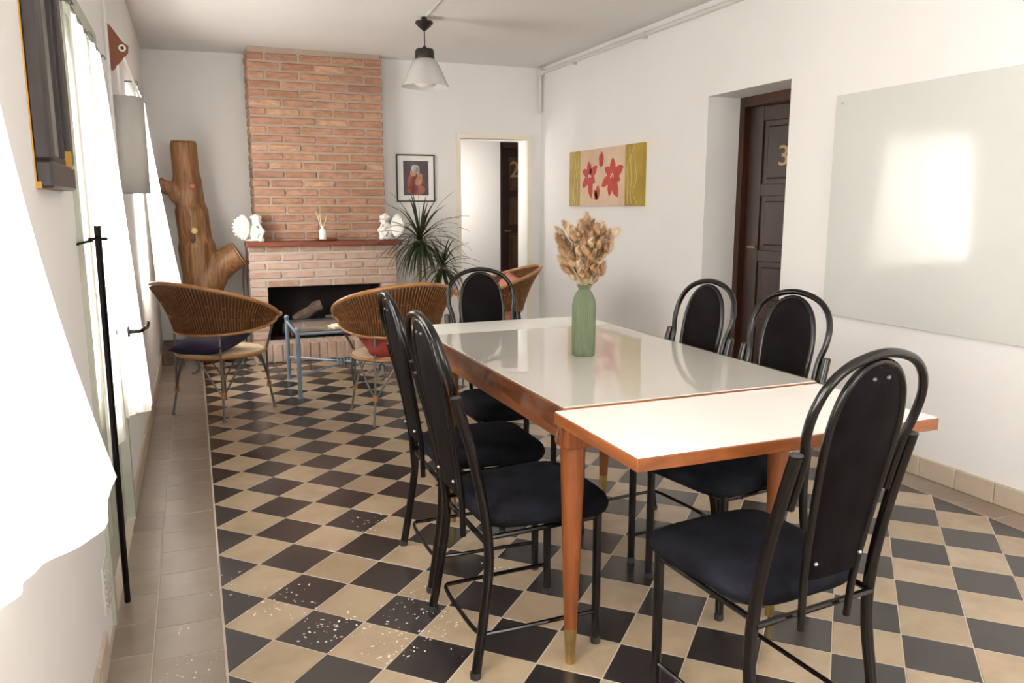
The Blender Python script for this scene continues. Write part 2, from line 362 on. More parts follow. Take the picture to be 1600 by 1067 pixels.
# white chips and scuffs on the old tiles
bm = NB(); rs = random.Random(3)
for cx, cy, n, sp in [(0.21, 0.39, 16, .06), (0.33, 0.14, 18, .06), (0.62, 0.21, 12, .07), (0.55, 0.02, 14, .07), (0.66, 0.05, 10, .05), (0.95, 0.35, 4, .03), (-.12, 0.06, 6, .04), (0.45, -0.08, 8, .05), (0.6, .95, 8, .06), (0.05, .55, 3, .05), (-.12, .3, 3, .02)]:
    for i in range(n):
        for q in range(3):
            x, y = cx + rs.gauss(0, sp), cy + rs.gauss(0, sp); a = rs.uniform(0, 6.3); r0 = rs.uniform(.0008, .0042); an = rs.uniform(1, 2.6)
            pts = []
            for k in range(7):
                th = k * 6.2832 / 7; r_ = r0 * rs.uniform(.45, 1.1); ex, ey = r_ * math.cos(th) * an, r_ * math.sin(th)
                pts.append((x + ex * math.cos(a) - ey * math.sin(a), y + ex * math.sin(a) + ey * math.cos(a)))
            poly(bm, pts, 0.0005)
o = obj('tile_chips', bm, M['chip'], floor, smooth=False); o['kind'] = 'stuff'

# ceiling and walls
bm = NB(); box(bm, -0.7, 5.4, YF - 0.2, 7.4, ZC, ZC + 0.15); struct('ceiling', bm, M['ceiling'])
WT = -0.62
openings = [(-3.4, -2.55, 1.05, 2.15), (-1.9, -0.85, 0.85, 2.05), (0.45, 1.38, 0.0, 1.98), (3.2, 4.2, 0.75, 2.02)]
bm = NB(); y = YF - 0.2
for y0, y1, z0, z1 in openings:
    box(bm, WT, XL, y, y0, 0, ZC)
    if z0 > 0: box(bm, WT, XL, y0, y1, 0, z0)
    box(bm, WT, XL, y0, y1, z1, ZC); y = y1
box(bm, WT, XL, y, 6.2, 0, ZC); struct('wall_left', bm, M['wall'], smooth=False)
# right wall with the deep doorway of room 3
bm = NB(); box(bm, XR, XR + 0.36, YF - 0.2, 1.595, 0, ZC); box(bm, XR, XR + 0.36, 2.40, 5.6, 0, ZC); box(bm, XR, XR + 0.36, 1.595, 2.40, 2.065, ZC)
struct('wall_right', bm, M['wall'], smooth=False)
# back wall, a little out of square, with the hallway opening
BA = math.atan2(-0.1, XR - 1.1)       # slope of the back wall, right of the chimney
def backY(x): return 5.6 - (x - XL) * 0.11 if x < 1.1 else 5.30 - (x - 1.1) * 0.1 / (XR - 1.1)
bm = NB()
def slab(bm, x0, x1, z0, z1, d0=0.0, d1=0.24):
    a = [(x0, backY(x0) + d0), (x1, backY(x1) + d0), (x1, backY(x1) + d1), (x0, backY(x0) + d1)]
    poly(bm, a, z1 - z0, Matrix.Translation((0, 0, z0)))
slab(bm, XL - 0.3, 1.0999, 0, ZC); slab(bm, 1.1, 2.46, 0, ZC); slab(bm, 3.15, 5.2, 0, ZC); slab(bm, 2.46, 3.15, 1.985, ZC)
struct('wall_back', bm, M['wall'], smooth=False)
bm = NB(); slab(bm, 2.415, 2.455, 0, 2.03, -0.012, 0.05); slab(bm, 3.155, 3.20, 0, 2.03, -0.012, 0.05); slab(bm, 2.415, 3.20, 1.985, 2.03, -0.013, 0.05)
struct('trim_1', bm, M['cream_trim'], smooth=False)
bm = NB(); box(bm, XL - .3, 0.9, YF - 0.2, YF, 0, ZC); box(bm, 2.6, XR + .36, YF - 0.2, YF, 0, ZC); box(bm, 0.9, 2.6, YF - 0.2, YF, 0, 0.8); box(bm, 0.9, 2.6, YF - 0.2, YF, 2.1, ZC); struct('wall_front', bm, M['wall'], smooth=False)
# hallway behind the back wall
bm = NB(); box(bm, 1.9, 3.29, 6.32, 6.45, 0, ZC); box(bm, 3.29, 5.2, 6.6, 6.7, 0, ZC); box(bm, 3.27, 3.30, 6.40, 6.66, 0, ZC); struct('wall_hall', bm, M['wall'], smooth=False)
bm = NB(); box(bm, 1.8, 1.9, 5.3, 6.45, 0, ZC); box(bm, 5.1, 5.2, 4.9, 6.7, 0, ZC); struct('wall_hall_end', bm, M['wall'], smooth=False)
# dim room behind doorway 3
bm = NB(); box(bm, 4.5, 4.6, 1.0, 3.2, 0, ZC); box(bm, 3.65, 4.6, 0.9, 1.0, 0, ZC); box(bm, 3.65, 4.6, 3.1, 3.2, 0, ZC); struct('wall_bedroom', bm, M['wall'], smooth=False)

# baseboards made of tiles
def baseboard(name, x0, x1, ys, h):
    p = bpy.data.objects.new(name, None); COL.objects.link(p); p['kind'] = 'structure'
    bm = NB(); box(bm, x0, x1, -0.0985, 0.0985, 0, h, 0.004); me = mesh_of('tile', bm, M['base'], smooth=False)
    for y in ys: obj('tile', me, None, p, (0, y, 0.0))
baseboard('baseboard_right', XR - 0.016, XR + 0.01, [0.0 + 0.2 * k for k in range(-12, 8)] + [2.5 + 0.2 * k for k in range(0, 13)], 0.098)
baseboard('baseboard_left', XL - 0.01, XL + 0.012, [-1.5 + 0.2 * k for k in range(0, 9)] + [1.5 + 0.2 * k for k in range(0, 20)], 0.10)

# ------------------------------------------------------------------ windows and french door on the left wall
def window(name, y0, y1, z0, z1):
    bm = NB(); t = 0.05; x0, x1 = -0.56, -0.51
    box(bm, x0, x1, y0, y0 + t, z0, z1); box(bm, x0, x1, y1 - t, y1, z0, z1); box(bm, x0, x1, y0 + t, y1 - t, z0, z0 + t); box(bm, x0, x1, y0 + t, y1 - t, z1 - t, z1)
    box(bm, x0, x1, (y0+y1)/2 - 0.03, (y0+y1)/2 + 0.03, z0 + t, z1 - t)
    w = struct(name, bm, M['green_door'], smooth=False)
    ym = (y0 + y1) / 2
    for a, b in ((y0 + t, ym - 0.03), (ym + 0.03, y1 - t)):
        bm = NB(); box(bm, -0.538, -0.532, a, b, z0 + t, z1 - t); obj('pane', bm, M['pane'], w)
    return w
window('window_1', -3.4, -2.55, 1.05, 2.15); window('window_2', -1.9, -0.85, 0.85, 2.05); window('window_3', 3.2, 4.2, 0.75, 2.02)
bm = NB()
for a in ((0.9, 0.95), (2.55, 2.6), (1.725, 1.775)): box(bm, *a, YF - 0.14, YF - 0.09, 0.8, 2.1)
box(bm, 0.95, 2.55, YF - 0.14, YF - 0.09, 0.8, 0.85); box(bm, 0.95, 2.55, YF - 0.14, YF - 0.09, 2.05, 2.1)
w4 = struct('fill_window', bm, M['green_door'], smooth=False)  # unseen window added behind the camera to let in frontal fill light
for a, b in ((0.95, 1.725), (1.775, 2.55)):
    bm = NB(); box(bm, a, b, YF - 0.118, YF - 0.112, 0.85, 2.05); obj('pane', bm, M['pane'], w4)
# double french door: two pale green leaves with a glazed upper part
bm = NB(); box(bm, -0.50, XL + 0.012, 0.42, 0.47, 0, 2.0); box(bm, -0.50, XL + 0.012, 1.36, 1.42, 0, 2.0); box(bm, -0.50, XL + 0.012, 0.47, 1.36, 1.95, 2.0)
door1 = struct('door_1', bm, M['green_door'], smooth=False)
for a, b in ((0.475, 0.912), (0.918, 1.355)):
    bm = NB(); x0, x1 = -0.40, -0.352
    box(bm, x0, x1, a, a + 0.07, 0.01, 1.945); box(bm, x0, x1, b - 0.07, b, 0.01, 1.945); box(bm, x0, x1, a + .07, b - .07, 0.01, 0.14); box(bm, x0, x1, a + .07, b - .07, 0.55, 0.65); box(bm, x0, x1, a + .07, b - .07, 1.86, 1.945)
    lf = obj('door_leaf', bm, M['green_door'], door1, smooth=False)
    bm = NB(); box(bm, x0 + 0.014, x1 - 0.014, a + .07, b - .07, 0.14, 0.55); obj('panel', bm, M['green_door'], lf, smooth=False)
    bm = NB(); box(bm, -0.380, -0.374, a + .07, b - .07, 0.65, 1.86); obj('pane', bm, M['pane'], lf, smooth=False)
# lever handle standing out through the curtain slit
bm = NB(); tube(bm, [(-0.352, 1.02, 0.865), (-0.22, 1.02, 0.865)], 0.008, 8); lathe_c = NB()
tube(bm, catmull([(-0.222, 1.02, 0.865), (-0.212, 1.03, 0.868), (-0.205, 1.06, 0.872), (-0.20, 1.10, 0.868), (-0.196, 1.12, 0.885)], 5), 0.0075, 8)
tube(bm, [(-0.262, 1.02, 0.865), (-0.255, 1.02, 0.865)], 0.022, 12); lathe_c.free()
obj('lever_handle', bm, M['black_metal'], door1)

def curtain(name, label, y0, y1, z0, z1, xtop, flare, folds, hem=0.0, seed=0, fpow=0.85, amp0=0.006, amp1=0.018, swing=False, group='white sheer curtains'):
    rs = random.Random(seed); ph = [rs.uniform(0, 6.3) for _ in range(4)]
    def fn(u, v):
        y = y0 + (y1 - y0) * u
        h = z1 - z0; z = z0 + h * v + (1 - v) * hem * (math.sin(u * 5.1 + ph[0]) * 0.5 + math.sin(u * 11 + ph[1]) * 0.25)
        dn = 1 - v
        amp = amp0 + amp1 * dn * (0.4 + 0.6 * u)
        x = xtop + flare * (dn ** fpow) * (0.25 + 0.75 * u) + amp * (math.sin(u * folds * 6.28 + ph[2]) + 0.35 * math.sin(u * folds * 2.7 * 6.28 + ph[3] + v * 1.2))
        y += 0.012 * math.sin(v * 4 + ph[1]) * dn
        if swing:      # only the loose free edge is blown into the room
            d = max(0.0, y1 - y); z += (1 - v) * 0.07 * math.exp(-(d / 0.05) ** 2)
            x = xtop + flare * dn ** fpow * math.exp(-(d / 0.2) ** 1.5) + amp * (math.sin(u * folds * 6.28 + ph[2]) + 0.35 * math.sin(u * folds * 17 + ph[3] + v * 1.2))
        return (max(x, XL + 0.012), y, z)
    bm = NB(); grid(bm, fn, 90, 26)
    t = thing(name, label, 'curtain', (0, 0, 0), 0, group)
    obj('curtain_cloth', bm, M['curtain'], t, ang=180)
    bm = NB(); tube(bm, [(xtop, y0 - 0.013, z1 + 0.004), (xtop, y1 + 0.013, z1 + 0.004)], 0.006, 8); obj('curtain_rod', bm, M['iron'], t)
    for yy in (y0 - 0.007, y1 + 0.007):
        bm = NB(); tube(bm, [(XL - 0.005, yy, z1 + 0.004), (xtop + 0.012, yy, z1 + 0.004), (xtop + 0.016, yy, z1 - 0.01)], 0.005, 6); obj('rod_bracket', bm, M['iron'], t)
    return t
curtain('curtain', 'white sheer window curtain with a wavy hem, beside the dark framed painting', -2.05, -0.775, 0.81, 2.12, -0.303, 0.152, 7, 0.012, 1, 2.3, 0.003, 0.007, True)
curtain('curtain', 'white sheer curtain on the french door leaf beside the black door bar', 0.42, 0.87, 0.515, 1.90, -0.303, 0.012, 3, 0.03, 2, 0.85, 0.004, 0.006)
curtain('curtain', 'white sheer curtain on the french door leaf with the black lever handle', 0.90, 1.31, 0.545, 1.90, -0.300, 0.085, 2.5, 0.04, 3)
curtain('curtain', 'white sheer window curtain hanging behind the grey parchment wall lamp', 3.15, 4.15, 0.70, 2.06, -0.275, 0.155, 5, 0.08, 4, 1.25, 0.004, 0.012)

# black iron door bar with ring, leaning by the french door
t = thing('door_bar', 'slim black iron door bar with a ring, standing upright by the french door', 'bar', (-0.290, 0.545, 0))
bm = NB(); tube(bm, [(-0.008, 0.03, 0.0), (0.018, -0.15, 1.275)], 0.0105, 6); obj('bar', bm, M['black_metal'], t)
bm = NB(); tube(bm, [(0.0165 + 0.022 * math.cos(k * 6.283 / 20), -0.145 + 0.022 * math.sin(k * 6.283 / 20), 1.235) for k in range(20)], 0.0045, 6, closed=True); obj('ring', bm, M['black_metal'], t)
bm = NB(); tube(bm, catmull([(-0.04, -0.15, 1.22), (-0.01, -0.15, 1.228), (0.004, -0.15, 1.23)], 4), 0.004, 6); obj('hook', bm, M['black_metal'], t)

# dark framed painting on the left wall
def rect_frame(bm, u0, u1, v0, v1, w, d0, d1, place, bev=0.004):
    for a, b, c, d in ((u0, u1, v0, v0 + w), (u0, u1, v1 - w, v1), (u0, u0 + w, v0 + w, v1 - w), (u1 - w, u1, v0 + w, v1 - w)):
        box(bm, a, b, c, d, d0, d1, bev, 1, place)
PL = Matrix(((0, 0, 1, XL), (1, 0, 0, 0), (0, 1, 0, 0), (0, 0, 0, 1)))       # (u,v,depth) -> (y,z) on the left wall
t = thing('painting', 'dark wooden framed landscape painting with worn gilt corners on the left wall', 'painting')
bm = NB(); rect_frame(bm, -0.175, 0.205, 1.37, 2.02, 0.062, 0.0, 0.036, PL, 0.006); obj('frame', bm, M['paint_frame'], t, smooth=False)
bm = NB(); rect_frame(bm, -0.113, 0.143, 1.432, 1.958, 0.018, 0.0, 0.024, PL, 0.003); obj('inner_moulding', bm, M['paint_frame'], t, smooth=False)
bm = NB(); rect_frame(bm, -0.1765, 0.2065, 1.3685, 2.0215, 0.006, 0.0, 0.003, PL, 0.0); obj('gilt_edge', bm, M['gilt'], t, smooth=False)
mm = mat('landscape_paint', (0.34, 0.34, 0.30), 0.35, var=((0.07, 0.055, 0.035), 5, 1.0), coat=0.3)
bm = NB(); box(bm, -0.1, 0.13, 1.445, 1.945, 0.0, 0.012, 0, 1, PL); obj('canvas', bm, mm, t, smooth=False)
for v in (1.425, 1.85):
    bm = NB(); box(bm, 0.142, 0.16, v, v + 0.045, 0.0, 0.0366, 0, 1, PL); obj('gilt_corner', bm, M['gilt'], t, smooth=False)
bm = NB(); box(bm, -0.1762, -0.165, 1.3695, 1.385, 0.0, 0.012, 0, 1, PL); obj('gilt_corner', bm, M['gilt'], t, smooth=False)

# wall lamp: wooden bracket, white straps, grey parchment shade
t = thing('wall_lamp', 'grey parchment wall lamp hung on white straps from a brown wooden bracket', 'lamp', (XL, 2.2, 0))
bm = NB(); N_ = 10
grid(bm, lambda u, v: (0.005 + 0.128 * math.sin(u * math.pi * 0.5) ** 0.6, -0.12 * math.cos(u * math.pi * 0.5) ** 0.8 if u < 1 else 0.0, 1.395 + 0.46 * v), N_, 2)
s = obj('shade', bm, M['parchment'], t); solidify(s, 0.004)
bm = NB(); grid(bm, lambda u, v: (0.133 - 0.128 * (1 - math.cos(u * math.pi * 0.5)), 0.12 * math.sin(u * math.pi * 0.5), 1.395 + 0.46 * v), N_, 2)
s = obj('shade', bm, M['parchment'], t); solidify(s, 0.004)
bm = NB(); poly(bm, [(0, 0), (0.012, 0.0), (0.082, 0.085), (0.085, 0.115), (0.062, 0.13), (0.012, 0.205), (0, 0.215)], 0.022, Matrix.Translation((0.0, -0.011, 1.985)) @ Matrix(((1, 0, 0, 0), (0, 0, -1, 0.022), (0, 1, 0, 0), (0, 0, 0, 1))))
br = obj('bracket', bm, M['brown_wood'], t, smooth=False)
bm = NB(); tube(bm, [(0.058, -0.014, 2.088), (0.058, -0.011, 2.088)], 0.017, 14); obj('washer', bm, M['ceramic'], br)
bm = NB(); tube(bm, [(0.058, -0.017, 2.088), (0.058, -0.011, 2.088)], 0.008, 10); obj('bolt', bm, M['black_plastic'], br)
for x0, x1 in ((0.03, 0.035), (0.06, 0.12)):
    bm = NB(); tube(bm, [(x0, -0.002, 2.05), (x1, -0.01, 1.85)], 0.008, 6, flat=0.3); obj('strap', bm, M['ceramic'], t)
# wall vent low by the french door
bm = NB(); box(bm, XL - .01, XL + 0.006, 0.26, 0.385, 0.115, 0.265, 0.002); v = tag(obj('wall_vent', bm, M['vent'], smooth=False), 'small white slatted air vent low on the left wall', 'vent')
for k in range(7):
    bm = NB(); box(bm, XL + 0.004, XL + 0.011, 0.27, 0.375, 0.128 + k * 0.019, 0.136 + k * 0.019); obj('slat', bm, M['vent'], v, smooth=False)
# vertical conduit on the left wall
bm = NB(); tube(bm, [(XL + 0.008, 1.95, 1.2), (XL + 0.008, 1.95, ZC)], 0.010, 8); tag(obj('conduit', bm, M['pipe']), 'thin white conduit running up the left wall by the wall lamp', 'conduit')

# pipes along the right wall and to the pendant
t = thing('ceiling_pipe', 'white painted pipe along the top of the right wall, turning down in the corner', 'pipe')
bm = NB(); tube(bm, [(XR - 0.02, YF + .05, 2.60), (XR - 0.02, 5.15, 2.625)], 0.017, 10); obj('pipe_run', bm, M['pipe'], t)
bm = NB(); tube(bm, [(XR - 0.035, 5.13, 2.64), (XR - 0.035, 5.13, 2.245)], 0.017, 10); obj('down_pipe', bm, M['pipe'], t)
bm = NB(); box(bm, XR - 0.06, XR - 0.002, 5.10, 5.165, 2.595, 2.655, 0.006); obj('elbow', bm, M['pipe'], t)
for y in (0.6, 1.9, 3.2, 4.4):
    bm = NB(); box(bm, XR - 0.04, XR, y, y + 0.025, 2.59, 2.635, 0.003); obj('clip', bm, M['pipe'], t)
bm = NB(); tube(bm, [(1.637, 3.495, ZC - 0.008), (1.60, 2.99, ZC - 0.008), (1.35, -0.5, ZC - 0.008)], 0.009, 8); tag(obj('conduit', bm, M['pipe']), 'thin white conduit on the ceiling leading to the pendant lamp', 'conduit')

# pendant lamp
t = thing('pendant_lamp', 'pendant lamp with black cap and ribbed clear bell shade', 'lamp', (1.64, 3.57, 0))
bm = NB(); lathe(bm, [(0, ZC), (0.02, ZC), (0.02, 2.655), (0.0, 2.655)], 16); obj('ceiling_hook', bm, M['black_plastic'], t)
bm = NB(); lathe(bm, [(0, 2.665), (0.062, 2.65), (0.065, 2.635), (0.04, 2.61), (0.010, 2.585), (0, 2.58)], 20); obj('ceiling_rose', bm, M['black_plastic'], t)
bm = NB(); tube(bm, [(0, 0, 2.58), (0, 0, 2.45)], 0.004, 6); obj('cord', bm, M['black_plastic'], t)
bm = NB(); lathe(bm, [(0, 2.485), (0.012, 2.478), (0.014, 2.462), (0.062, 2.458), (0.068, 2.448), (0.070, 2.395), (0.066, 2.385), (0, 2.385)], 24); obj('cap', bm, M['black_plastic'], t)
bm = NB(); lathe(bm, [(0.066, 2.39), (0.085, 2.375), (0.115, 2.32), (0.145, 2.25), (0.172, 2.20), (0.174, 2.195), (0.168, 2.198), (0.141, 2.25), (0.111, 2.32), (0.081, 2.37), (0.062, 2.385)], 72, ribs=1, amp=0.0022); obj('shade', bm, M['lamp_glass'], t)
bm = NB(); lathe(bm, [(0, 2.39), (0.022, 2.385), (0.024, 2.33), (0.075, 2.25), (0.08, 2.215), (0.05, 2.195), (0, 2.19)], 24); obj('bulb', bm, M['ceramic'], t)

# ------------------------------------------------------------------ doors 2 and 3
def text_mesh(ch, size, depth):
    cu = bpy.data.curves.new('digit', 'FONT'); cu.body = ch; cu.size = size; cu.extrude = depth; cu.align_x = 'CENTER'; cu.bevel_depth = depth * 0.4
    o = bpy.data.objects.new('tmp', cu); COL.objects.link(o)
    dg = bpy.context.evaluated_depsgraph_get(); me = bpy.data.meshes.new_from_object(o.evaluated_get(dg)); bpy.data.objects.remove(o)
    me.materials.clear(); me.materials.append(M['digit']); return me
def panel_door(name, ch, dx, dz, size, hinge, rz, w, h=2.0, panels=((0.12, 0.50), (0.60, 1.02), (1.12, 1.44), (1.52, 1.90)), pm='panel_wood'):
    """leaf lies along local +x from the hinge, visible face towards local -y"""
    bm = NB(); box(bm, 0, 0.11, 0, 0.04, 0.01, h, 0.003); box(bm, w - 0.11, w, 0, 0.04, 0.01, h, 0.003)
    zs = [0.01] + [z for p in panels for z in p] + [h]
    for a, b in zip(zs[0::2], zs[1::2]): box(bm, 0.11, w - 0.11, 0, 0.04, a, b, 0.003)
    d = obj(name, bm, M['door_wood'], None, hinge, (0, 0, rz), smooth=False); d['kind'] = 'structure'
    for a, b in panels:
        bm = NB(); box(bm, 0.11, w - 0.11, 0.014, 0.03, a, b); box(bm, 0.145, w - 0.145, 0.004, 0.02, a + 0.035, b - 0.035, 0.008); obj('panel', bm, M[pm], d, smooth=False)
    me = text_mesh(ch, size, 0.003); o = obj('room_number', me, None, d, (dx, -0.003, dz), (R(90), 0, 0)); o['label'] = 'brass number ' + ch
    bm = NB(); tube(bm, [(0.055, 0.0, 1.05), (0.055, -0.035, 1.05)], 0.008, 8); tube(bm, [(0.055, -0.035, 1.05), (0.12, -0.035, 1.05)], 0.008, 8); obj('handle', bm, M['brass'], d)
    return d
panel_door('door_2', '2', 0.18, 1.67, 0.26, (3.36, 6.50, 0), R(0), 0.82)
bm = NB(); box(bm, 3.30, 3.36, 6.44, 6.56, 0, 2.06); box(bm, 4.18, 4.24, 6.44, 6.56, 0, 2.06); box(bm, 3.30, 4.24, 6.44, 6.56, 2.0, 2.06); struct('trim_2', bm, M['frame_wood'], smooth=False)
panel_door('door_3', '3', 0.285, 1.60, 0.19, (3.60, 2.34, 0), R(-76), 0.72, panels=((0.12, 0.55), (0.65, 0.95), (1.03, 1.40), (1.48, 1.90)), pm='door_wood')
bm = NB(); box(bm, 3.555, 3.64, 2.345, 2.40, 0, 2.065); box(bm, 3.555, 3.64, 1.595, 1.65, 0, 2.065); box(bm, 3.555, 3.64, 1.65, 2.345, 2.0, 2.065); struct('trim_3', bm, M['frame_wood'], smooth=False)

# ------------------------------------------------------------------ fireplace
FP = thing('fireplace', 'red brick fireplace with tall chimney breast and wooden mantel shelf', 'fireplace')
UX0, UX1, UY = 0.505, 1.665, 5.10
LX0, LX1, LY = 0.425, 1.73, 4.95
OX0, OX1, OZ0, OZ1 = 0.57, 1.585, 0.165, 0.62
bm = NB()
def body(x0, x1, y0, z0, z1):
    poly(bm, [(x0, y0), (x1, y0), (x1, backY(x1) - 0.002)] + ([(1.098, 5.298), (1.098, backY(1.0999) - 0.002)] if x0 < 1.09 < x1 else []) + [(x0, backY(x0) - 0.002)], z1 - z0, Matrix.Translation((0, 0, z0)))
body(UX0 + 0.008, UX1 - 0.008, UY + 0.012, 1.03, ZC - 0.001)
obj('mortar_body', bm, M['mortar'], FP, smooth=False); bm = NB()
body(LX0 + 0.008, OX0, LY + 0.012, 0, 0.99); body(OX1, LX1 - 0.008, LY + 0.012, 0, 0.99); body(OX0, OX1, LY + 0.012, OZ1 + 0.01, 0.99)
box(bm, LX0 + 0.01, LX1 - 0.01, 4.732, LY + 0.02, 0, 0.158)
obj('mortar_body', bm, M['mortar_pale'], FP, smooth=False)
bm = NB(); box(bm, OX0, OX1, 5.22, 5.25, OZ0 - .02, OZ1 + .01); box(bm, OX0, OX0 + 0.02, LY + 0.11, 5.25, OZ0 - .02, OZ1); box(bm, OX1 - 0.02, OX1, LY + 0.11, 5.25, OZ0 - .02, OZ1); box(bm, OX0, OX1, LY + 0.08, 5.25, OZ1 - 0.005, OZ1 + 0.012); box(bm, OX0, OX1, LY, 5.25, 0, OZ0 - 0.004)
obj('firebox', bm, M['soot'], FP, smooth=False)
BR = {}
def brick(x0, x1, y0, y1, z0, z1):
    bmat = 'brick' if z0 > 1.0 else 'brick_pale'
    key = (bmat, round(x1-x0, 3), round(y1-y0, 3), round(z1-z0, 3))
    if key not in BR:
        bm = NB(); box(bm, -(x1-x0)/2, (x1-x0)/2, -(y1-y0)/2, (y1-y0)/2, -(z1-z0)/2, (z1-z0)/2, 0.006, 1); BR[key] = mesh_of('brick', bm, M[bmat], smooth=False)
    obj('brick', BR[key], None, FP, ((x0+x1)/2 + random.uniform(-.002, .002), (y0+y1)/2 + random.uniform(-.005, .004), (z0+z1)/2 + random.uniform(-.0015, .0015)), (R(random.uniform(-.5, .5)), R(random.uniform(-.5, .5)), R(random.uniform(-.6, .6))))
PIT, BH, BL, J = 0.0765, 0.056, 0.265, 0.02
def course(x0, x1, y, z, first, depth=0.10, h=BH):
    x = x0; n = 0
    while x < x1 - 0.03:
        l = first if n == 0 else BL
        e = min(x + l, x1)
        if x1 - e < 0.05: e = x1
        brick(x, e, y, y + (depth if n else 0.13), z, z + h); x = e + J; n += 1
z = 1.045; k = 0
while z < ZC - 0.058:
    course(UX0, UX1, UY, z, BL if k % 2 else 0.135)
    brick(UX0, UX0 + 0.09, UY + 0.13 + J, 5.48, z, z + BH)
    z += PIT; k += 1
z = OZ1 + 0.012; k = 0
while z < 0.97:
    course(LX0, LX1, LY, z, BL if k % 2 else 0.135, h=min(BH, 0.985 - z)); z += PIT; k += 1
z = OZ0 + 0.005; k = 0
while z < OZ1 - 0.02:
    brick(LX0, OX0, LY, LY + 0.11, z, z + BH); brick(OX1, LX1, LY, LY + 0.11, z, z + BH); z += PIT; k += 1
x = LX0
while x < LX1 - 0.03:
    brick(x, x + 0.066, 4.72, 4.95, 0.004, 0.162); x += 0.0775
bm = NB(); box(bm, 0.405, 1.765, 4.865, 5.13, 0.988, 1.031, 0.006, 2); obj('mantel', bm, M['mantel'], FP, smooth=False)
# fire logs
rs = random.Random(11)
for k, (x0, y0, z0, x1, y1, z1, r) in enumerate([(0.70, 5.145, 0.225, 1.18, 5.15, 0.225, 0.055), (0.76, 5.03, 0.222, 1.24, 5.02, 0.220, 0.052), (0.80, 5.085, 0.315, 1.04, 5.07, 0.45, 0.05), (1.08, 5.02, 0.318, 1.36, 5.12, 0.312, 0.043), (1.30, 5.16, 0.215, 1.53, 5.06, 0.21, 0.045)]):
    P = [Vector((x0, y0, z0)).lerp(Vector((x1, y1, z1)), s / 5) + Vector((rs.uniform(-.006, .006), rs.uniform(-.006, .006), rs.uniform(-.006, .006))) for s in range(6)]
    bm = NB(); tube(bm, P, [r * rs.uniform(.85, 1.1) for _ in P], 9)
    lab = ['charred firewood log lying at the back of the fireplace', 'charred firewood log lying at the front of the fireplace', 'short firewood log leaning up steeply on the pile in the fireplace', 'firewood log resting across the top of the pile in the fireplace', 'firewood log at the plant side of the fireplace opening'][k]
    tag(obj('firewood_log', bm, M['bark']), lab, 'log', 'firewood in the fireplace')

# mantel ornaments: plaster cherubs and reed diffuser
def remesh(o, vs, it=4):
    m = o.modifiers.new('remesh', 'REMESH'); m.mode = 'VOXEL'; m.voxel_size = vs; m.use_smooth_shade = True
    s = o.modifiers.new('smooth', 'SMOOTH'); s.iterations = it; s.factor = 0.5; return o
def cherub(name, label, loc, mir, rz, turned=False):
    t = thing(name, label, 'figurine', loc, rz, 'white plaster cherubs on the mantel')
    bm = NB(); s = mir
    blob(bm, (0.0, 0, 0.085), (0.05, 0.042, 0.06)); blob(bm, (-0.035*s, 0, 0.175), (0.044, 0.042, 0.046))          # torso, bowed head
    for dy in (-0.035, 0.035):
        tube(bm, catmull([(-0.005*s, dy, 0.05), (-0.065*s, dy*1.1, 0.095), (-0.055*s, dy*1.1, 0.05), (-0.05*s, dy*1.1, 0.015), (-0.08*s, dy*1.1, 0.010)], 5), [0.03]*8 + [0.022]*9 + [0.016]*4, 8)
        tube(bm, catmull([(-0.005*s, dy*1.2, 0.125), (-0.045*s, dy*1.5, 0.095), (-0.06*s, dy*.5, 0.135)], 5), 0.015, 8)
    for k in range(9):
        a = k * 0.7; blob(bm, (-0.03*s + 0.036*math.cos(a), 0.036*math.sin(a), 0.205), 0.017, 8, 6)
    blob(bm, (-0.03*s, 0, 0.205), 0.034); blob(bm, (-0.078*s, 0, 0.168), 0.009, 8, 6)
    blob(bm, (0, 0, 0.012), (0.075, 0.055, 0.014))
    obj('body', bm, M['plaster'], t); remesh(t.children[0], 0.005, 3)
    for dy in (-1, 1):
        bm = NB()
        for k in range(9):
            a = R(-62 + 15.5 * k); l = 0.142 - 0.004 * abs(k - 4)
            blob(bm, (0.035*s + s*math.cos(a)*l*0.5, dy*(0.03 + 0.012*math.cos(a)), 0.122 + math.sin(a)*l*0.5), (l*0.5, 0.008, 0.022), 12, 8, Euler((0, -a if s > 0 else a + math.pi, 0)))
        w = obj('wing', bm, M['plaster'], t); remesh(w, 0.005, 2)
    return t
cherub('cherub_figurine', 'white plaster cherub figurine on the mantel end beside the carved log', (0.475, 4.985, 1.031), -1, R(12))
cherub('cherub_figurine', 'white plaster cherub figurine on the mantel end beside the spiky plant', (1.665, 4.975, 1.031), 1, R(-28))
bm = NB(); lathe(bm, [(0, 0), (0.085, 0.0), (0.10, 0.010), (0.098, 0.014), (0.08, 0.006), (0, 0.006)], 32)
tag(obj('wooden_tray', bm, M['mantel'], None, (1.10, 4.965, 1.031)), 'small round wooden tray on the mantel under the diffuser bottle', 'tray')
t = thing('reed_diffuser', 'white ceramic reed diffuser bottle with pale sticks on the mantel', 'diffuser', (1.065, 4.95, 1.037))
bm = NB(); lathe(bm, [(0, 0), (0.030, 0.0), (0.034, 0.01), (0.034, 0.07), (0.026, 0.092), (0.013, 0.10), (0.013, 0.125), (0, 0.125)], 24); obj('bottle', bm, M['ceramic'], t)
for k, (dx, dy) in enumerate([(-.055, .0), (-.04, .012), (-.028, -.01), (-.016, .012), (.04, .0), (.048, .01)]):
    bm = NB(); tube(bm, [(dx * 0.1, dy * .1, 0.09), (dx, dy, 0.245 - 0.006 * k)], 0.004, 6); obj('reed', bm, M['reed'], t)

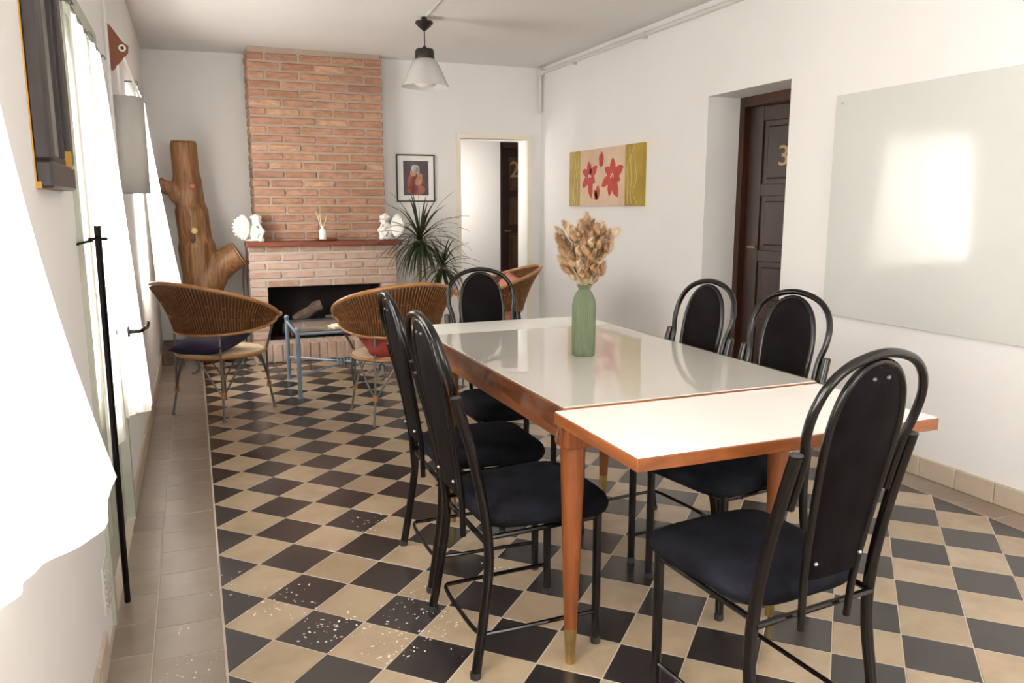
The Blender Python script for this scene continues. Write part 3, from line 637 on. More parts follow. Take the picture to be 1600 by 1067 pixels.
# ------------------------------------------------------------------ framed print and canvas
PB = Matrix.Translation((1.82, backY(1.82), 1.375)) @ Matrix.Rotation(BA, 4, 'Z') @ Matrix(((1, 0, 0, 0), (0, 0, -1, 0), (0, 1, 0, 0), (0, 0, 0, 1)))
t = thing('framed_print', 'small framed print of a figure holding a child, wide white mount, on the back wall', 'picture')
bm = NB(); rect_frame(bm, 0, 0.375, 0, 0.445, 0.013, 0.0, 0.02, PB, 0.002); obj('frame', bm, M['paint_frame'], t, smooth=False)
bm = NB(); box(bm, 0.01, 0.365, 0.01, 0.435, 0.001, 0.008, 0, 1, PB); mo = obj('mount', bm, M['white_print'], t, smooth=False)
bm = NB(); box(bm, 0.068, 0.312, 0.062, 0.385, 0.007, 0.0095, 0, 1, PB); pr_ = obj('print', bm, mat('print_dark', (0.075, 0.055, 0.065), 0.5, var=((0.14, 0.10, 0.11), 8, 0.7)), t, smooth=False)
def ell(bm, cx, cy, rx, ry, z0, th, P, rot=0.0, n=18):
    poly(bm, [(cx + rx*math.cos(a)*math.cos(rot) - ry*math.sin(a)*math.sin(rot), cy + rx*math.cos(a)*math.sin(rot) + ry*math.sin(a)*math.cos(rot)) for a in [6.2832*i/n for i in range(n)]], th, P @ Matrix.Translation((0, 0, z0)))
def paint(name, parent, color, shapes, z, P):
    bm = NB()
    for sh in shapes: ell(bm, *sh[:4], z, 0.0006, P, sh[4] if len(sh) > 4 else 0)
    return obj(name, bm, mat(name + '_paint', color, 0.6, var=(tuple(c * 0.6 for c in color), 14, 0.6)), parent, smooth=False)
paint('painted_robe', pr_, (0.42, 0.13, 0.10), [(0.16, 0.17, 0.055, 0.10), (0.19, 0.115, 0.09, 0.05), (0.20, 0.20, 0.06, 0.05)], 0.0095, PB)
paint('painted_child', pr_, (0.55, 0.27, 0.17), [(0.215, 0.20, 0.03, 0.05, -.4), (0.225, 0.245, 0.027, 0.027), (0.165, 0.275, 0.03, 0.035)], 0.0102, PB)
paint('painted_scarf', pr_, (0.52, 0.49, 0.50), [(0.185, 0.315, 0.042, 0.035), (0.205, 0.295, 0.02, 0.03)], 0.0109, PB)

PR = Matrix.Translation((XR, 4.46, 1.334)) @ Matrix(((0, 0, -1, 0), (-1, 0, 0, 0), (0, 1, 0, 0), (0, 0, 0, 1)))     # u runs from the fireplace end towards the doorway
CW, CH = 1.285, 0.485
t = thing('flower_canvas', 'wide canvas painting of red flowers with gold side bands on the right wall', 'painting')
mm = mat('canvas_ground', (0.70, 0.52, 0.37), 0.8, var=((0.58, 0.36, 0.24), 3.0, 0.7), bump=(200, 0.1))
bm = NB(); box(bm, 0, CW, 0, CH, 0.0, 0.03, 0.002, 1, PR); cv = obj('canvas', bm, mm, t, smooth=False)
gold = mat('gold_band', (0.42, 0.29, 0.035), 0.6, var=((0.30, 0.19, 0.02), 6, 0.8))
for a, b in ((0.0, 0.215), (CW - 0.27, CW + 0.0005)):
    bm = NB(); box(bm, a - 0.0005, b, -0.0005, CH + 0.0005, 0.0, 0.0308, 0, 1, PR); g = obj('gold_band', bm, gold, t, smooth=False)
    bm = NB(); rs = random.Random(int(a * 10))
    for k in range(3):
        x = a + 0.05 + 0.055 * k
        P = catmull([(x + rs.uniform(-.03, .03), 0.02 + 0.09 * i, 0.0312) for i in range(6)], 4)
        tube(bm, [PR @ p for p in P], 0.0035, 5)
    obj('painted_scroll', bm, mat('pale_scroll', (0.62, 0.52, 0.25), 0.6), g)
def petal_flower(name, cx, cy, petals, color):
    bm = NB()
    for a, l, w in petals:
        a = R(a); n = 12; pts = []
        for i in range(n + 1):
            s = i / n; pts.append((s * l, w * math.sin(math.pi * s ** 0.8) * (1 + 0.18 * math.sin(9 * s))))
        for i in range(n - 1, 0, -1):
            s = i / n; pts.append((s * l, -w * math.sin(math.pi * s ** 0.8) * (1 + 0.15 * math.cos(8 * s))))
        poly(bm, [(cx + x * math.cos(a) - y * math.sin(a), cy + x * math.sin(a) + y * math.cos(a)) for x, y in pts], 0.0008 + 0.0001 * (petals.index((math.degrees(a), l, w)) if (math.degrees(a), l, w) in petals else 0), PR @ Matrix.Translation((0, 0, 0.0305)))
    return obj(name, bm, mat(name + '_red', color, 0.7, var=(tuple(c * 0.6 for c in color), 9, 0.6)), cv, smooth=False)
petal_flower('painted_flower', 0.40, 0.26, [(100, .13, .05), (160, .15, .04), (215, .17, .045), (280, .20, .05), (330, .12, .04), (30, .16, .045)], (0.52, 0.060, 0.045))
petal_flower('painted_flower', 0.80, 0.25, [(85, .15, .055), (20, .20, .05), (150, .14, .045), (205, .20, .045), (255, .18, .05), (300, .21, .06), (345, .15, .04)], (0.55, 0.065, 0.045))
petal_flower('painted_bud', 0.615, 0.33, [(90, .13, .04), (110, .11, .03)], (0.50, 0.055, 0.045))
petal_flower('painted_bud', 0.54, 0.055, [(80, .13, .045), (120, .10, .035)], (0.55, 0.09, 0.055))
for cx, cy in ((0.40, 0.26), (0.80, 0.25)):
    bm = NB()
    for k in range(7): ell(bm, cx + 0.02 * math.cos(k), cy + 0.014 * math.sin(k * 1.7), 0.007, 0.006, 0.0315, 0.001, PR, 0, 8)
    obj('painted_stamens', bm, M['white_print'], cv, smooth=False)

# frosted glass board with stand-off screws
t = thing('glass_board', 'large frosted glass writing board with a metal corner screw on the right wall', 'board')
bm = NB(); box(bm, XR - 0.022, XR - 0.012, -0.55, 1.21, 0.732, 1.918, 0.001); obj('glass_sheet', bm, M['board'], t, smooth=False)
for y, zz in ((1.165, 1.875), (1.165, 0.775), (-0.505, 1.875), (-0.505, 0.775)):
    bm = NB(); tube(bm, [(XR, y, zz), (XR - 0.026, y, zz)], 0.008, 10); obj('screw', bm, M['screw'], t)

# ------------------------------------------------------------------ carved log standing in the corner
t = thing('carved_log', 'tall varnished tree trunk with sawn branch stubs standing in the corner', 'log', (0.05, 5.12, 0))
bm = NB()
tube(bm, catmull([(0.05, 0, 0.0), (0.02, 0, 0.35), (-0.012, 0, 0.75), (-0.04, 0, 1.05), (-0.062, 0, 1.35), (-0.08, 0, 1.6), (-0.088, 0, 1.868)], 6), [0.165]*6 + [0.165]*6 + [0.155]*6 + [0.135]*6 + [0.117]*6 + [0.107]*6 + [0.105], 20)
tube(bm, catmull([(0.0, -0.02, 0.60), (0.10, -0.04, 0.76), (0.20, -0.06, 0.86), (0.30, -0.07, 0.92)], 6), [0.13]*6 + [0.12]*6 + [0.118]*6 + [0.125], 16)
tube(bm, catmull([(-0.08, -0.02, 1.36), (-0.19, -0.04, 1.47), (-0.27, -0.05, 1.50), (-0.31, -0.05, 1.545)], 5), [0.085]*5 + [0.062]*5 + [0.052]*5 + [0.052], 12)
blob(bm, (-0.06, -0.05, 1.18), (0.12, 0.10, 0.16))
o = obj('trunk', bm, M['log'], t); remesh(o, 0.012, 3)
bm = NB(); lathe(bm, [(0, 0), (0.117, 0), (0.117, 0.008), (0, 0.010)], 24); obj('cut_end', bm, M['log_cut'], t, (0.302, -0.0705, 0.921), Vector((0.85, -0.08, 0.5)).to_track_quat('Z', 'Y').to_euler())
bm = NB(); lathe(bm, [(0, 0), (0.102, 0), (0.102, 0.006), (0, 0.007)], 24); obj('cut_end', bm, M['log_cut'], t, (-0.088, 0, 1.868))
for x, zz, r, mn in ((-0.045, 1.13, 0.030, 'knot'), (-0.04, 1.50, 0.028, 'knot_red')):
    bm = NB(); lathe(bm, [(0, 0.06), (r * .8, 0.055), (r, 0.03), (r, 0.0), (0, 0)], 14); obj('knot', bm, M[mn], t, (x, -0.125 if mn == 'knot' else -0.085, zz), (R(90), 0, 0))
bm = NB(); blob(bm, (-0.06, -0.13, 1.07), (0.022, 0.022, 0.055)); obj('knot_hollow', bm, M['bark'], t)
bm = NB(); box(bm, -0.36, -0.20, -0.20, 0.15, 0, 0.165, 0.004); obj('plinth', bm, M['bark'], t)
bm = NB(); tube(bm, catmull([(0.405, 5.05, 0.86), (0.385, 5.06, 0.8), (0.375, 5.07, 0.68), (0.378, 5.07, 0.5), (0.38, 5.09, 0.25), (0.36, 5.15, 0.004), (0.3, 5.25, 0.004)], 6), 0.006, 6); tag(obj('power_cable', bm, M['black_plastic']), 'thin black cable hanging down from the cut branch beside the chimney', 'cable')

# ------------------------------------------------------------------ dining table
TX0, TX1, TY0, TY1, TZ = 0.872, 1.742, -0.39, 0.905, 0.80
T = thing('dining_table', 'draw-leaf dining table with orange wooden frame, brass-tipped legs and film-covered white top', 'table')
bm = NB(); box(bm, TX0 + 0.006, TX1 - 0.006, TY0 + 0.003, TY1 - 0.003, TZ - 0.004, TZ, 0.001); obj('main_top', bm, M['film_top'], T, smooth=False)
bm = NB(); box(bm, TX0, TX1, TY0, TY1, TZ - 0.034, TZ - 0.004, 0.002); obj('top_edge', bm, M['table_wood'], T, smooth=False)
def leaf(y0, y1, x0, x1):
    bm = NB(); box(bm, x0, x1, y0, y1, TZ - 0.040, TZ - 0.009, 0.002); l = obj('draw_leaf', bm, M['table_wood'], T, smooth=False)
    bm = NB(); box(bm, x0 + 0.004, x1 - 0.004, y0 + 0.004, y1 - 0.001, TZ - 0.010, TZ - 0.0065); obj('leaf_laminate', bm, M['laminate'], l, smooth=False)
leaf(-0.82, TY0 - 0.004, 0.846, 1.742); leaf(TY1 + 0.004, 1.235, 0.86, 1.765)
ax0, ax1, ay0, ay1 = 0.905, 1.71, -0.355, 0.865
for a in ((ax0, ax0 + 0.022, ay0 + 0.06, ay1 - 0.06), (ax1 - 0.022, ax1, ay0 + 0.06, ay1 - 0.06), (ax0 + 0.06, ax1 - 0.06, ay0, ay0 + 0.022), (ax0 + 0.06, ax1 - 0.06, ay1 - 0.022, ay1)):
    bm = NB(); box(bm, *a, TZ - 0.115, TZ - 0.036, 0.002); obj('apron', bm, M['table_wood'], T, smooth=False)
for sx in (0, 1):     # leaf runners showing under the edge
    bm = NB(); xx = ax0 + 0.05 if sx == 0 else ax1 - 0.085
    box(bm, xx, xx + 0.035, -0.62, 1.1, TZ - 0.066, TZ - 0.041, 0.002); obj('leaf_runner', bm, M['table_wood'], T, smooth=False)
for lx in (0.942, 1.672):
    for ly in (-0.316, 0.826):
        bm = NB(); box(bm, lx - 0.040, lx + 0.040, ly - 0.040, ly + 0.040, TZ - 0.135, TZ - 0.036, 0.008, 2); lg = obj('leg', bm, M['leg_wood'], T, smooth=False)
        bm = NB(); lathe(bm, [(0, 0.11), (0.0185, 0.11), (0.024, 0.25), (0.031, 0.5), (0.036, TZ - 0.15), (0.035, TZ - 0.133), (0, TZ - 0.133)], 24, (lx, ly, 0)); obj('leg_turning', bm, M['leg_wood'], lg)
        bm = NB(); lathe(bm, [(0, 0), (0.0135, 0), (0.0145, 0.004), (0.0195, 0.112), (0.0, 0.112)], 24, (lx, ly, 0)); obj('brass_ferrule', bm, M['brass'], lg)
# clear film folded over the long edges, crinkled
def film_side(x, s):
    rs = random.Random(5 + s); N_ = 70
    ph = [rs.uniform(0, 6) for _ in range(5)]
    def fn(u, v):
        y = TY0 + 0.01 + (TY1 - TY0 - 0.02) * u
        drop = 0.058 + 0.005 * math.sin(u * 9 + ph[0]) + 0.003 * math.sin(u * 31 + ph[1])
        z = TZ + 0.0008 - drop * v
        off = 0.003 + 0.0016 * v * (1 + math.sin(u * 55 + ph[2]) * 0.6 + math.sin(u * 23 + ph[3] + v * 2) * .6)
        return (x + s * off, y, z)
    bm = NB(); grid(bm, fn, N_, 5); return obj('plastic_film', bm, M['film'], T, ang=180)
film_side(TX0, -1); film_side(TX1, 1)
bm = NB(); rs = random.Random(9)
for k in range(9):
    a = rs.uniform(-0.018, 0.018); b = rs.uniform(-.02, .02)
    v = [bm.verts.new(p) for p in ((TX0 - .004 + a * .3, TY0 - 0.004, TZ - 0.03), (TX0 - .003 + a * .4, TY0 - 0.002, TZ - 0.033), (TX0 - .008 + a, TY0 - 0.006 + b * .4, TZ - 0.085 - rs.uniform(0, .02)), (TX0 - .012 + a * 1.1, TY0 - 0.008 + b * .4, TZ - 0.08))]
    bm.faces.new(v)
obj('film_corner_tuft', bm, glass_mat('crumpled_film', (0.9, 0.88, 0.86), 0.12, 2.0), T, smooth=False)

# ------------------------------------------------------------------ vase with dried bunny-tail grass
VX, VY = 1.268, 0.262
bm = NB(); NS = 60
lathe(bm, [(0, 0), (0.036, 0), (0.0385, 0.004), (0.0395, 0.02), (0.040, 0.10), (0.0405, 0.18), (0.037, 0.205), (0.027, 0.225), (0.0185, 0.236), (0.0185, 0.242), (0.026, 0.256), (0.0235, 0.256), (0.016, 0.242), (0.016, 0.236), (0.02, 0.2), (0, 0.2)], NS, ribs=1, amp=0.0022)
tag(obj('vase', bm, M['green_vase'], None, (VX, VY, TZ)), 'sage green ribbed bottle vase standing on the dining table', 'vase')
B_ = thing('dried_bouquet', 'bunch of dried beige bunny-tail grass standing in the green vase', 'flowers', (VX, VY, TZ + 0.2))
heads = []
for v in range(3):
    bm = NB(); rs = random.Random(v)
    n = 12; L_ = 0.041
    P = [(0.004 * math.sin(i * .6), 0, i / n * L_) for i in range(n + 1)]
    rr = [max(0.0015, (0.0098 - 0.0008 * v) * math.sin(math.pi * min(1, (i + .7) / (n + 1.2)) ** 0.75)) for i in range(n + 1)]
    tube(bm, P, rr, 9)
    for k in range(420):          # awns
        s = rs.random(); a = rs.uniform(0, 6.283); i = int(s * n); r0 = rr[i] * 0.9; z0 = s * L_
        d = Vector((math.cos(a), math.sin(a), 1.1)); p = Vector((r0 * math.cos(a), r0 * math.sin(a), z0)); q = p + d * rs.uniform(.004, .0085)
        w = Vector((-math.sin(a), math.cos(a), 0)) * 0.00035
        bm.faces.new([bm.verts.new(p - w), bm.verts.new(p + w), bm.verts.new(q)])
    heads.append(mesh_of('flower_head', bm, M['bunny'], True, 60))
rs = random.Random(21)
for k in range(105):
    a = rs.uniform(0, 6.283); hgt = 0.065 + 0.175 * (1 - (k / 105) ** 1.1) + rs.uniform(-.012, .012)
    spread = (0.030 + 0.062 * math.sin(min(1, hgt / 0.24) * 1.9)) * math.sqrt(rs.random()) if k > 2 else 0.015
    spread *= 0.92
    top = Vector((spread * math.cos(a), spread * math.sin(a), hgt))
    if k == 0: top = Vector((0.006, 0.01, 0.265))
    d = Vector((top.x * 8.5 + rs.uniform(-.35, .35), top.y * 8.5 + rs.uniform(-.35, .35), 0.85)).normalized()
    h = obj('flower_head', heads[k % 3], None, B_, top, d.to_track_quat('Z', 'Y').to_euler())
    sc = rs.uniform(1.0, 1.35); h.scale = (sc, sc, sc)
    bm = NB(); tube(bm, catmull([(0.004 * math.cos(a), 0.004 * math.sin(a), 0.01), (0.009 * math.cos(a), 0.009 * math.sin(a), 0.055), top * 0.75, top], 4), 0.0009, 4); obj('stem', bm, M['stem'], B_)

# ------------------------------------------------------------------ black dining chairs
def black_chair(label):
    t = thing('dining_chair', label, 'chair', (0, 0, 0), 0, 'black arched-back dining chairs')
    def yb(z): return -0.19 - 0.05 * ((z - 0.4) / 0.42) - 0.07 * max(0, (z - 0.5) / 0.53) ** 2 * 0.9
    for s in (-1, 1):
        P = catmull([(.207*s, -.218, 0.006), (.200*s, -.192, .16), (.192*s, -.170, .33), (.187*s, -.178, .47), (.183*s, -.213, .65), (.180*s, -.258, .82)], 6)
        bm = NB(); tube(bm, P, 0.0145, 12); lg = obj('rear_leg', bm, M['black_metal'], t)
        bm = NB(); lathe(bm, [(0, 0), (0.0155, 0), (0.0165, 0.012), (0.015, 0.02), (0, 0.02)], 12, (.207*s, -.219, 0)); obj('foot_cap', bm, M['rubber'], lg)
        bm = NB(); blob(bm, (.180*s, -.258, .82), (0.0150, 0.0150, 0.006), 12, 6); obj('end_cap', bm, M['rubber'], lg)
        bm = NB(); tube(bm, [(.174*s, .188, 0.004), (.174*s, .188, .43)], 0.0135, 12); lg = obj('front_leg', bm, M['black_metal'], t)
        bm = NB(); lathe(bm, [(0, 0), (0.0145, 0), (0.0155, 0.012), (0.014, 0.02), (0, 0.02)], 12, (.174*s, .188, 0)); obj('foot_cap', bm, M['rubber'], lg)
    half = [(.152, -.222, .685), (.152, -.252, .80), (.166, -.268, .865), (.164, -.285, .925), (.138, -.298, .978), (.085, -.307, 1.014)]
    P = catmull(half + [(0, -.310, 1.030)] + [(-x, y, z) for x, y, z in reversed(half)], 6)
    bm = NB(); tube(bm, P, 0.0105, 12); obj('outer_hoop', bm, M['black_metal'], t)
    # inner hoop around the pad
    hin = [(.074, -.205, .375), (.082, -.212, .50), (.096, -.236, .66), (.107, -.262, .80), (.106, -.277, .88), (.088, -.290, .95), (.05, -.298, .995)]
    P = catmull(hin + [(0, -.302, 1.010)] + [(-x, y, z) for x, y, z in reversed(hin)], 6)
    bm = NB(); tube(bm, P, 0.009, 10); hoop = obj('inner_hoop', bm, M['black_metal'], t)
    pts = [p for p in P if p.z > 0.495]; n = len(pts) // 2
    L_, R_ = pts[:n], list(reversed(pts))[:n]
    bm = NB(); rows = []
    for a, b in zip(L_, R_):
        row = []
        for k in range(9):
            u = k / 8; p = a.lerp(b, u); bulge = 0.016 * (1 - abs(2*u-1) ** 3); row.append((p, bulge))
        rows.append(row)
    fv = [[bm.verts.new(p + Vector((0, 0.002 + b_, 0))) for p, b_ in r] for r in rows]; bv = [[bm.verts.new(p + Vector((0, -0.002 - 0.45 * b_, 0))) for p, b_ in r] for r in rows]
    for i in range(len(rows) - 1):
        for k in range(8):
            bm.faces.new((fv[i][k], fv[i][k+1], fv[i+1][k+1], fv[i+1][k])); bm.faces.new((bv[i][k+1], bv[i][k], bv[i+1][k], bv[i+1][k+1]))
        bm.faces.new((fv[i][0], fv[i+1][0], bv[i+1][0], bv[i][0])); bm.faces.new((fv[i][8], bv[i][8], bv[i+1][8], fv[i+1][8]))
    for k in range(8): bm.faces.new((fv[0][k], bv[0][k], bv[0][k+1], fv[0][k+1])); bm.faces.new((fv[-1][k], fv[-1][k+1], bv[-1][k+1], bv[-1][k]))
    pad = obj('back_pad', bm, M['vinyl'], t, ang=60)
    for x, z in ((.07, .545), (-.07, .545), (.022, .975), (-.022, .975)):
        bm = NB(); blob(bm, (x, yb(z) - 0.024 if z < .7 else -0.306, z), 0.005, 8, 6); obj('screw', bm, M['screw' if z < .7 else 'iron'], pad)
    # seat: rounded trapezoid cushion
    def seat_ring(sc, n=44):
        out = []
        for i in range(n):
            a = 6.2832 * i / n; c, s = math.cos(a), math.sin(a); e = 0.40
            x = math.copysign(abs(c) ** e, c); y = math.copysign(abs(s) ** e, s)
            out.append((x * sc * (0.198 + 0.014 * y), y * sc * 0.208 + 0.036))
        return out
    bm = NB(); prev = None
    for sc, z in ((0.90, .418), (0.965, .424), (1.0, .440), (1.0, .452), (0.975, .466), (0.91, .477), (0.78, .485), (0.55, .490), (0.25, .492)):
        ring = [bm.verts.new((x, y, z)) for x, y in seat_ring(sc)]
        if prev: 
            for i in range(44): bm.faces.new((prev[i], prev[(i+1) % 44], ring[(i+1) % 44], ring[i]))
        else: bm.faces.new(list(reversed(ring)))
        prev = ring
    bm.faces.new(prev); obj('seat', bm, M['velvet'], t, ang=60)
    bm = NB(); tube(bm, [(.188, -.180, .40), (-.188, -.180, .40)], 0.008, 8); tube(bm, [(.180, -.175, .405), (.174, .185, .41)], 0.008, 8); tube(bm, [(-.180, -.175, .405), (-.174, .185, .41)], 0.008, 8); tube(bm, [(.174, .188, .41), (-.174, .188, .41)], 0.008, 8)
    obj('seat_frame', bm, M['black_metal'], t)
    P = catmull([(.174, .185, .105), (.172, .0, .105), (.168, -.14, .105), (.150, -.188, .105), (0, -.196, .105), (-.150, -.188, .105), (-.168, -.14, .105), (-.172, 0, .105), (-.174, .185, .105)], 5)
    bm = NB(); tube(bm, P, 0.0068, 8); obj('stretcher', bm, M['black_metal'], t)
    return t
chair0 = black_chair('black dining chair on the curtain side of the table, nearer the fireplace')
chair0.location = (0.905, 0.46, 0); chair0.rotation_euler = (0, 0, R(-91))
CG = 'black arched-back dining chairs'
dup(chair0, (0.872, -0.075, 0), R(-89), 'black dining chair on the curtain side of the table, farther from the fireplace')
dup(chair0, (1.265, 1.06, 0), R(180), 'black dining chair at the table end nearest the fireplace, back towards it')
dup(chair0, (1.62, 0.392, 0), R(96), 'black dining chair on the doorway side of the table, nearer the fireplace')
dup(chair0, (1.66, -0.075, 0), R(99), 'black dining chair on the doorway side of the table, nearer the glass board')
dup(chair0, (1.275, -0.725, 0), R(5), 'black dining chair at the table end facing the fireplace')

# ------------------------------------------------------------------ wicker armchairs
def wicker_chair(label, loc, rz):
    """faces local +y"""
    t = thing('wicker_armchair', label, 'armchair', loc, rz, 'wicker tub armchairs by the fireplace')
    AM = R(122)
    def top(a):
        k = abs(a) / AM; z = 0.875 - 0.235 * k ** 1.7; r = 0.375 + 0.0 * k
        return Vector((r * math.sin(a) * 1.0, -r * math.cos(a) * (1.0 if k < .74 else 1.0) - 0.04 * (1 - k), z))
    def bot(a):
        k = abs(a) / AM; z = 0.545 + 0.055 * k ** 3; r = 0.265 + 0.085 * k ** 2.5
        return Vector((r * math.sin(a), -r * math.cos(a), z))
    def surf(u, v):
        a = (u * 2 - 1) * AM; b_, t_ = bot(a), top(a); p = b_.lerp(t_, v)
        n = Vector((math.sin(a), -math.cos(a), 0)); return p - n * 0.018 * math.sin(math.pi * v)
    bm = NB(); grid(bm, surf, 72, 10); o = obj('back_shell', bm, M['wicker'], t, ang=180); solidify(o, 0.008)
    bm = NB(); NR = 76
    for k in range(NR + 1):
        u = k / NR; a = (u * 2 - 1) * AM; n = Vector((math.sin(a), -math.cos(a), 0))
        for sgn in (0.006, -0.006): tube(bm, [surf(u, j / 6) + n * sgn for j in range(7)], 0.0034, 5)
    for v in (0.33, 0.37, 0.63):
        tube(bm, [surf(k / 60, v) + Vector((math.sin((k/30-1)*AM), -math.cos((k/30-1)*AM), 0)) * (0.011 if k % 2 else -0.009) for k in range(61)], 0.0036, 5)
    w = obj('weave', bm, M['wicker_rib'], t, ang=180)
    bm = NB(); tube(bm, [surf(0.5 + 0.5 * (k/40*2-1), 1) + Vector((0, 0, 0.004)) for k in range(41)], 0.0125, 10); obj('top_rim', bm, M['cane_rim'], t)
    bm = NB(); tube(bm, [surf(0.5 + 0.5 * (k/40*2-1), 0) for k in range(41)], 0.011, 10); obj('lower_rim', bm, M['cane_rim'], t)
    for s in (-1, 1):
        e0, e1 = surf(0.5 + 0.5*s, 0), surf(0.5 + 0.5*s, 1); bm = NB(); tube(bm, [e0, (e0+e1)/2, e1 + Vector((0, 0.012, 0))], 0.010, 8); blob(bm, e1 + Vector((0, 0.012, 0)), 0.017, 10, 8); obj('arm_end', bm, M['cane_rim'], t)
    bm = NB(); lathe(bm, [(0, 0.418), (0.20, 0.418), (0.268, 0.412), (0.272, 0.402), (0.262, 0.394), (0, 0.394)], 48); obj('seat', bm, M['seat_weave'], t)
    bm = NB(); tube(bm, [(0.272*math.cos(k*6.2832/56), 0.272*math.sin(k*6.2832/56), 0.404) for k in range(56)], 0.0115, 8, closed=True); obj('seat_rim', bm, M['cane_rim'], t)
    bm = NB(); tube(bm, [(0.24*math.cos(k*6.2832/56), 0.24*math.sin(k*6.2832/56), 0.388) for k in range(56)], 0.006, 8, closed=True); obj('seat_ring', bm, M['iron'], t)
    for k in range(4):
        a = R(45 + 90 * k); c, s = math.cos(a), math.sin(a); q = Vector((c, s, 0)); tn = Vector((-s, c, 0)); rear = s < 0
        ah = 0.5 + 0.5 * (1 if c > 0 else -1) * (R(45 if rear else 118) / AM)
        hi = surf(min(1, max(0, ah)), 0.05)
        bm = NB(); tube(bm, [hi, q * 0.278 + Vector((0, 0, 0.40)), q * 0.285 + Vector((0, 0, 0.17)), q * 0.315 + Vector((0, 0, 0.01))], 0.0075, 8); lg = obj('leg', bm, M['iron'], t)
        bm = NB()
        for d in (-1, 1):
            tube(bm, catmull([q * 0.286 + Vector((0, 0, 0.155)), q * 0.272 + tn * d * 0.055 + Vector((0, 0, 0.25)), q * 0.245 + tn * d * 0.105 + Vector((0, 0, 0.34)), q * 0.225 + tn * d * 0.135 + Vector((0, 0, 0.388))], 5), 0.0062, 7)
        obj('strut', bm, M['iron'], lg)
        bm = NB(); tube(bm, [q * 0.286 + Vector((0, 0, 0.185)), q * 0.285 + Vector((0, 0, 0.15))], 0.015, 8); obj('cane_binding', bm, M['binding'], lg)
        bm = NB(); lathe(bm, [(0, 0), (0.013, 0), (0.013, 0.008), (0.007, 0.016), (0, 0.016)], 10, q * 0.315); obj('foot', bm, M['iron'], lg)
        bm = NB(); tube(bm, [q * (0.235 - 0.001 * i) * 1.0 + tn * 0.0 + q * (0.05 * math.cos(i * 0.45) - 0.05) * 0.9 + Vector((0, 0, 0.315 + 0.052 * math.sin(i * 0.45))) for i in range(12)], 0.0055, 6); obj('scroll', bm, M['iron'], lg)
    return t
wc0 = wicker_chair('wicker tub armchair with a navy cushion beside the curtained wall', (0.115, 3.16, 0), R(-48))
wc1 = dup(wc0, (1.14, 2.66, 0), R(7), 'wicker tub armchair with a red cushion, its back towards the dining table')
wc2 = dup(wc0, (2.06, 3.42, 0), R(78), 'wicker tub armchair with a pink cushion beside the hallway opening')
def cushion(name, label, loc, rot, size, m):
    bm = NB(); N_ = 16
    def side(s):
        def fn(u, v):
            x, y = u*2-1, v*2-1; e = (1 - abs(x)**3.2) * (1 - abs(y)**3.2)
            k = 1 - 0.07 * (1 - abs(x*y)) * max(abs(x), abs(y)) ** 4
            return (x * size[0] * k, y * size[1] * k, s * size[2] * max(0, e) ** 0.5)
        return fn
    grid(bm, side(1), N_, N_); grid(bm, side(-1), N_, N_); bmesh.ops.remove_doubles(bm, verts=bm.verts, dist=0.0005)
    return tag(obj(name, bm, M[m], None, loc, rot, ang=180), label, 'cushion')
cushion('cushion', 'navy blue cushion on the wicker armchair by the curtained wall', (0.05, 3.10, 0.475), (R(8), R(-4), R(-40)), (0.19, 0.17, 0.06), 'navy')
cushion('cushion', 'red cushion on the wicker armchair with its back to the dining table', (1.155, 2.60, 0.49), (R(12), 0, R(4)), (0.235, 0.17, 0.075), 'red')
cushion('cushion', 'pink cushion leaning in the wicker armchair by the hallway opening', (2.20, 3.38, 0.64), (R(12), R(-62), R(-12)), (0.19, 0.19, 0.07), 'pink')

# ------------------------------------------------------------------ glass-topped coffee table
CX0, CX1, CY0, CY1 = 0.62, 1.36, 3.32, 4.0
T = thing('coffee_table', 'low coffee table with blue-grey metal frame and clear glass top', 'table')
posts = [(CX0, CY0), (CX1, CY0), (CX1, CY1), (CX0, CY1)]
for x, y in posts:
    bm = NB(); tube(bm, [(x, y, 0.004), (x, y, 0.475)], 0.0155, 12); p = obj('post', bm, M['blue_metal'], T)
    bm = NB(); blob(bm, (x, y, 0.487), 0.0195, 12, 8); obj('finial', bm, M['blue_metal'], p)
    bm = NB(); lathe(bm, [(0, 0), (0.021, 0), (0.021, 0.012), (0, 0.012)], 12, (x, y, 0.0)); obj('foot', bm, M['blue_metal'], p)
    bm = NB(); tube(bm, [(x, y, 0.155), (x, y, 0.175)], 0.0205, 12); obj('collar', bm, M['blue_metal'], p)
for i in range(4):
    a, b = posts[i], posts[(i+1) % 4]; bm = NB(); tube(bm, [(*a, 0.455), (*b, 0.455)], 0.010, 10); obj('top_rail', bm, M['blue_metal'], T)
bm = NB(); tube(bm, [(*posts[0], 0.165), (*posts[2], 0.165)], 0.008, 8); obj('cross_brace', bm, M['blue_metal'], T)
bm = NB(); tube(bm, [(*posts[3], 0.178), (*posts[1], 0.178)], 0.008, 8); obj('cross_brace', bm, M['blue_metal'], T)
cxm, cym = (CX0+CX1)/2, (CY0+CY1)/2
bm = NB()
for k in range(5): tube(bm, [(cxm - 0.05 + 0.025*k + 0.0, cym + 0.022*math.cos(i*6.2832/12) + 0.0, 0.172 + 0.022*math.sin(i*6.2832/12)) for i in range(12)], 0.006, 6, closed=True)
obj('brace_coil', bm, M['blue_metal'], T)
bm = NB(); box(bm, CX0 + 0.012, CX1 - 0.012, CY0 + 0.012, CY1 - 0.012, 0.4655, 0.4735, 0.001); obj('glass_top', bm, M['glass'], T, smooth=False)
bm = NB(); box(bm, -0.09, 0.09, -0.065, 0.065, 0, 0.014, 0.002); tag(obj('wooden_coaster', bm, M['seat_weave'], None, (0.95, 3.42, 0.4738), (0, 0, R(14)), smooth=False), 'pale wooden board lying lowest on the glass coffee table', 'board')
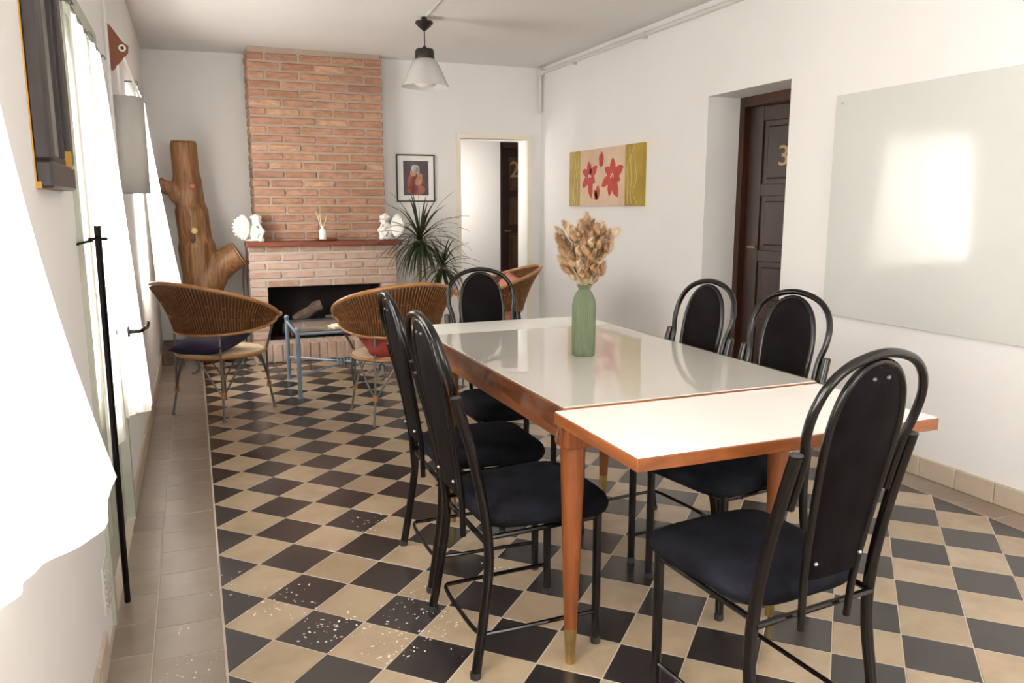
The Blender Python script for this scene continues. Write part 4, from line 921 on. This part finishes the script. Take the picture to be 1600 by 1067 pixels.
bm = NB(); box(bm, -0.07, 0.07, -0.05, 0.05, 0, 0.012, 0.002); tag(obj('notebook', bm, M['white_print'], None, (0.95, 3.42, 0.488), (0, 0, R(30)), smooth=False), 'small white notebook lying on the pale board on the coffee table', 'book')

# ------------------------------------------------------------------ dracaena
T = thing('dracaena_plant', 'dracaena plant with two canes of long drooping dark green leaves in a white pot', 'plant', (1.885, 4.69, 0))
bm = NB(); lathe(bm, [(0, 0), (0.095, 0), (0.10, 0.01), (0.124, 0.26), (0.132, 0.27), (0.132, 0.285), (0.12, 0.285), (0.116, 0.25), (0, 0.25)], 32); obj('pot', bm, M['pot'], T)
bm = NB(); lathe(bm, [(0, 0.262), (0.116, 0.258)], 24); obj('soil', bm, M['soil'], T)
crowns = [((0.0, 0.0, 1.05), 105, 0.47), ((0.20, -0.02, 0.80), 60, 0.36)]
bm = NB(); tube(bm, catmull([(0, 0, 0.25), (-0.02, 0.01, 0.6), (0.0, 0, 1.06)], 5), [0.022]*5 + [0.018]*5 + [0.014], 9); obj('cane', bm, M['cane_trunk'], T)
bm = NB(); tube(bm, catmull([(0.05, 0, 0.25), (0.14, -0.01, 0.5), (0.20, -0.02, 0.81)], 5), [0.018]*5 + [0.015]*5 + [0.012], 9); obj('cane', bm, M['cane_trunk'], T)
rs = random.Random(17)
for (cx, cy, cz), n, L0 in crowns:
    for k in range(n):
        a = k * 2.39996 + rs.uniform(-.2, .2); f = k / n                       # f=0 upright centre, 1 drooping outside
        el = R(86 - 125 * f ** 0.6 + rs.uniform(-8, 8)); L_ = L0 * rs.uniform(0.82, 1.08) * (0.85 + 0.25 * math.sin(math.pi * min(1, f + .2)))
        d = Vector((math.cos(a) * math.cos(el), math.sin(a) * math.cos(el), math.sin(el))); p = Vector((cx, cy, cz - 0.06 * f)); pts = [p.copy()]; S = 8
        for i in range(S):
            p = p + d * (L_ / S); pts.append(p.copy()); d = (d + Vector((0, 0, -1)) * (0.10 + 0.22 * f) * (0.6 + i / S)).normalized()
        side = Vector((-math.sin(a), math.cos(a), 0)); bm = NB(); vv = []
        for i, q in enumerate(pts):
            w = 0.0115 * (1 - (i / S) ** 2.2) * (0.65 + 0.35 * min(1, i / 2)) + 0.0006
            vv.append((bm.verts.new(q - side * w + Vector((0, 0, 0.003))), bm.verts.new(q), bm.verts.new(q + side * w + Vector((0, 0, 0.003)))))
        for x, y in zip(vv, vv[1:]):
            bm.faces.new((x[0], x[1], y[1], y[0])); bm.faces.new((x[1], x[2], y[2], y[1]))
        obj('leaf', bm, M['leaf'], T, ang=180)
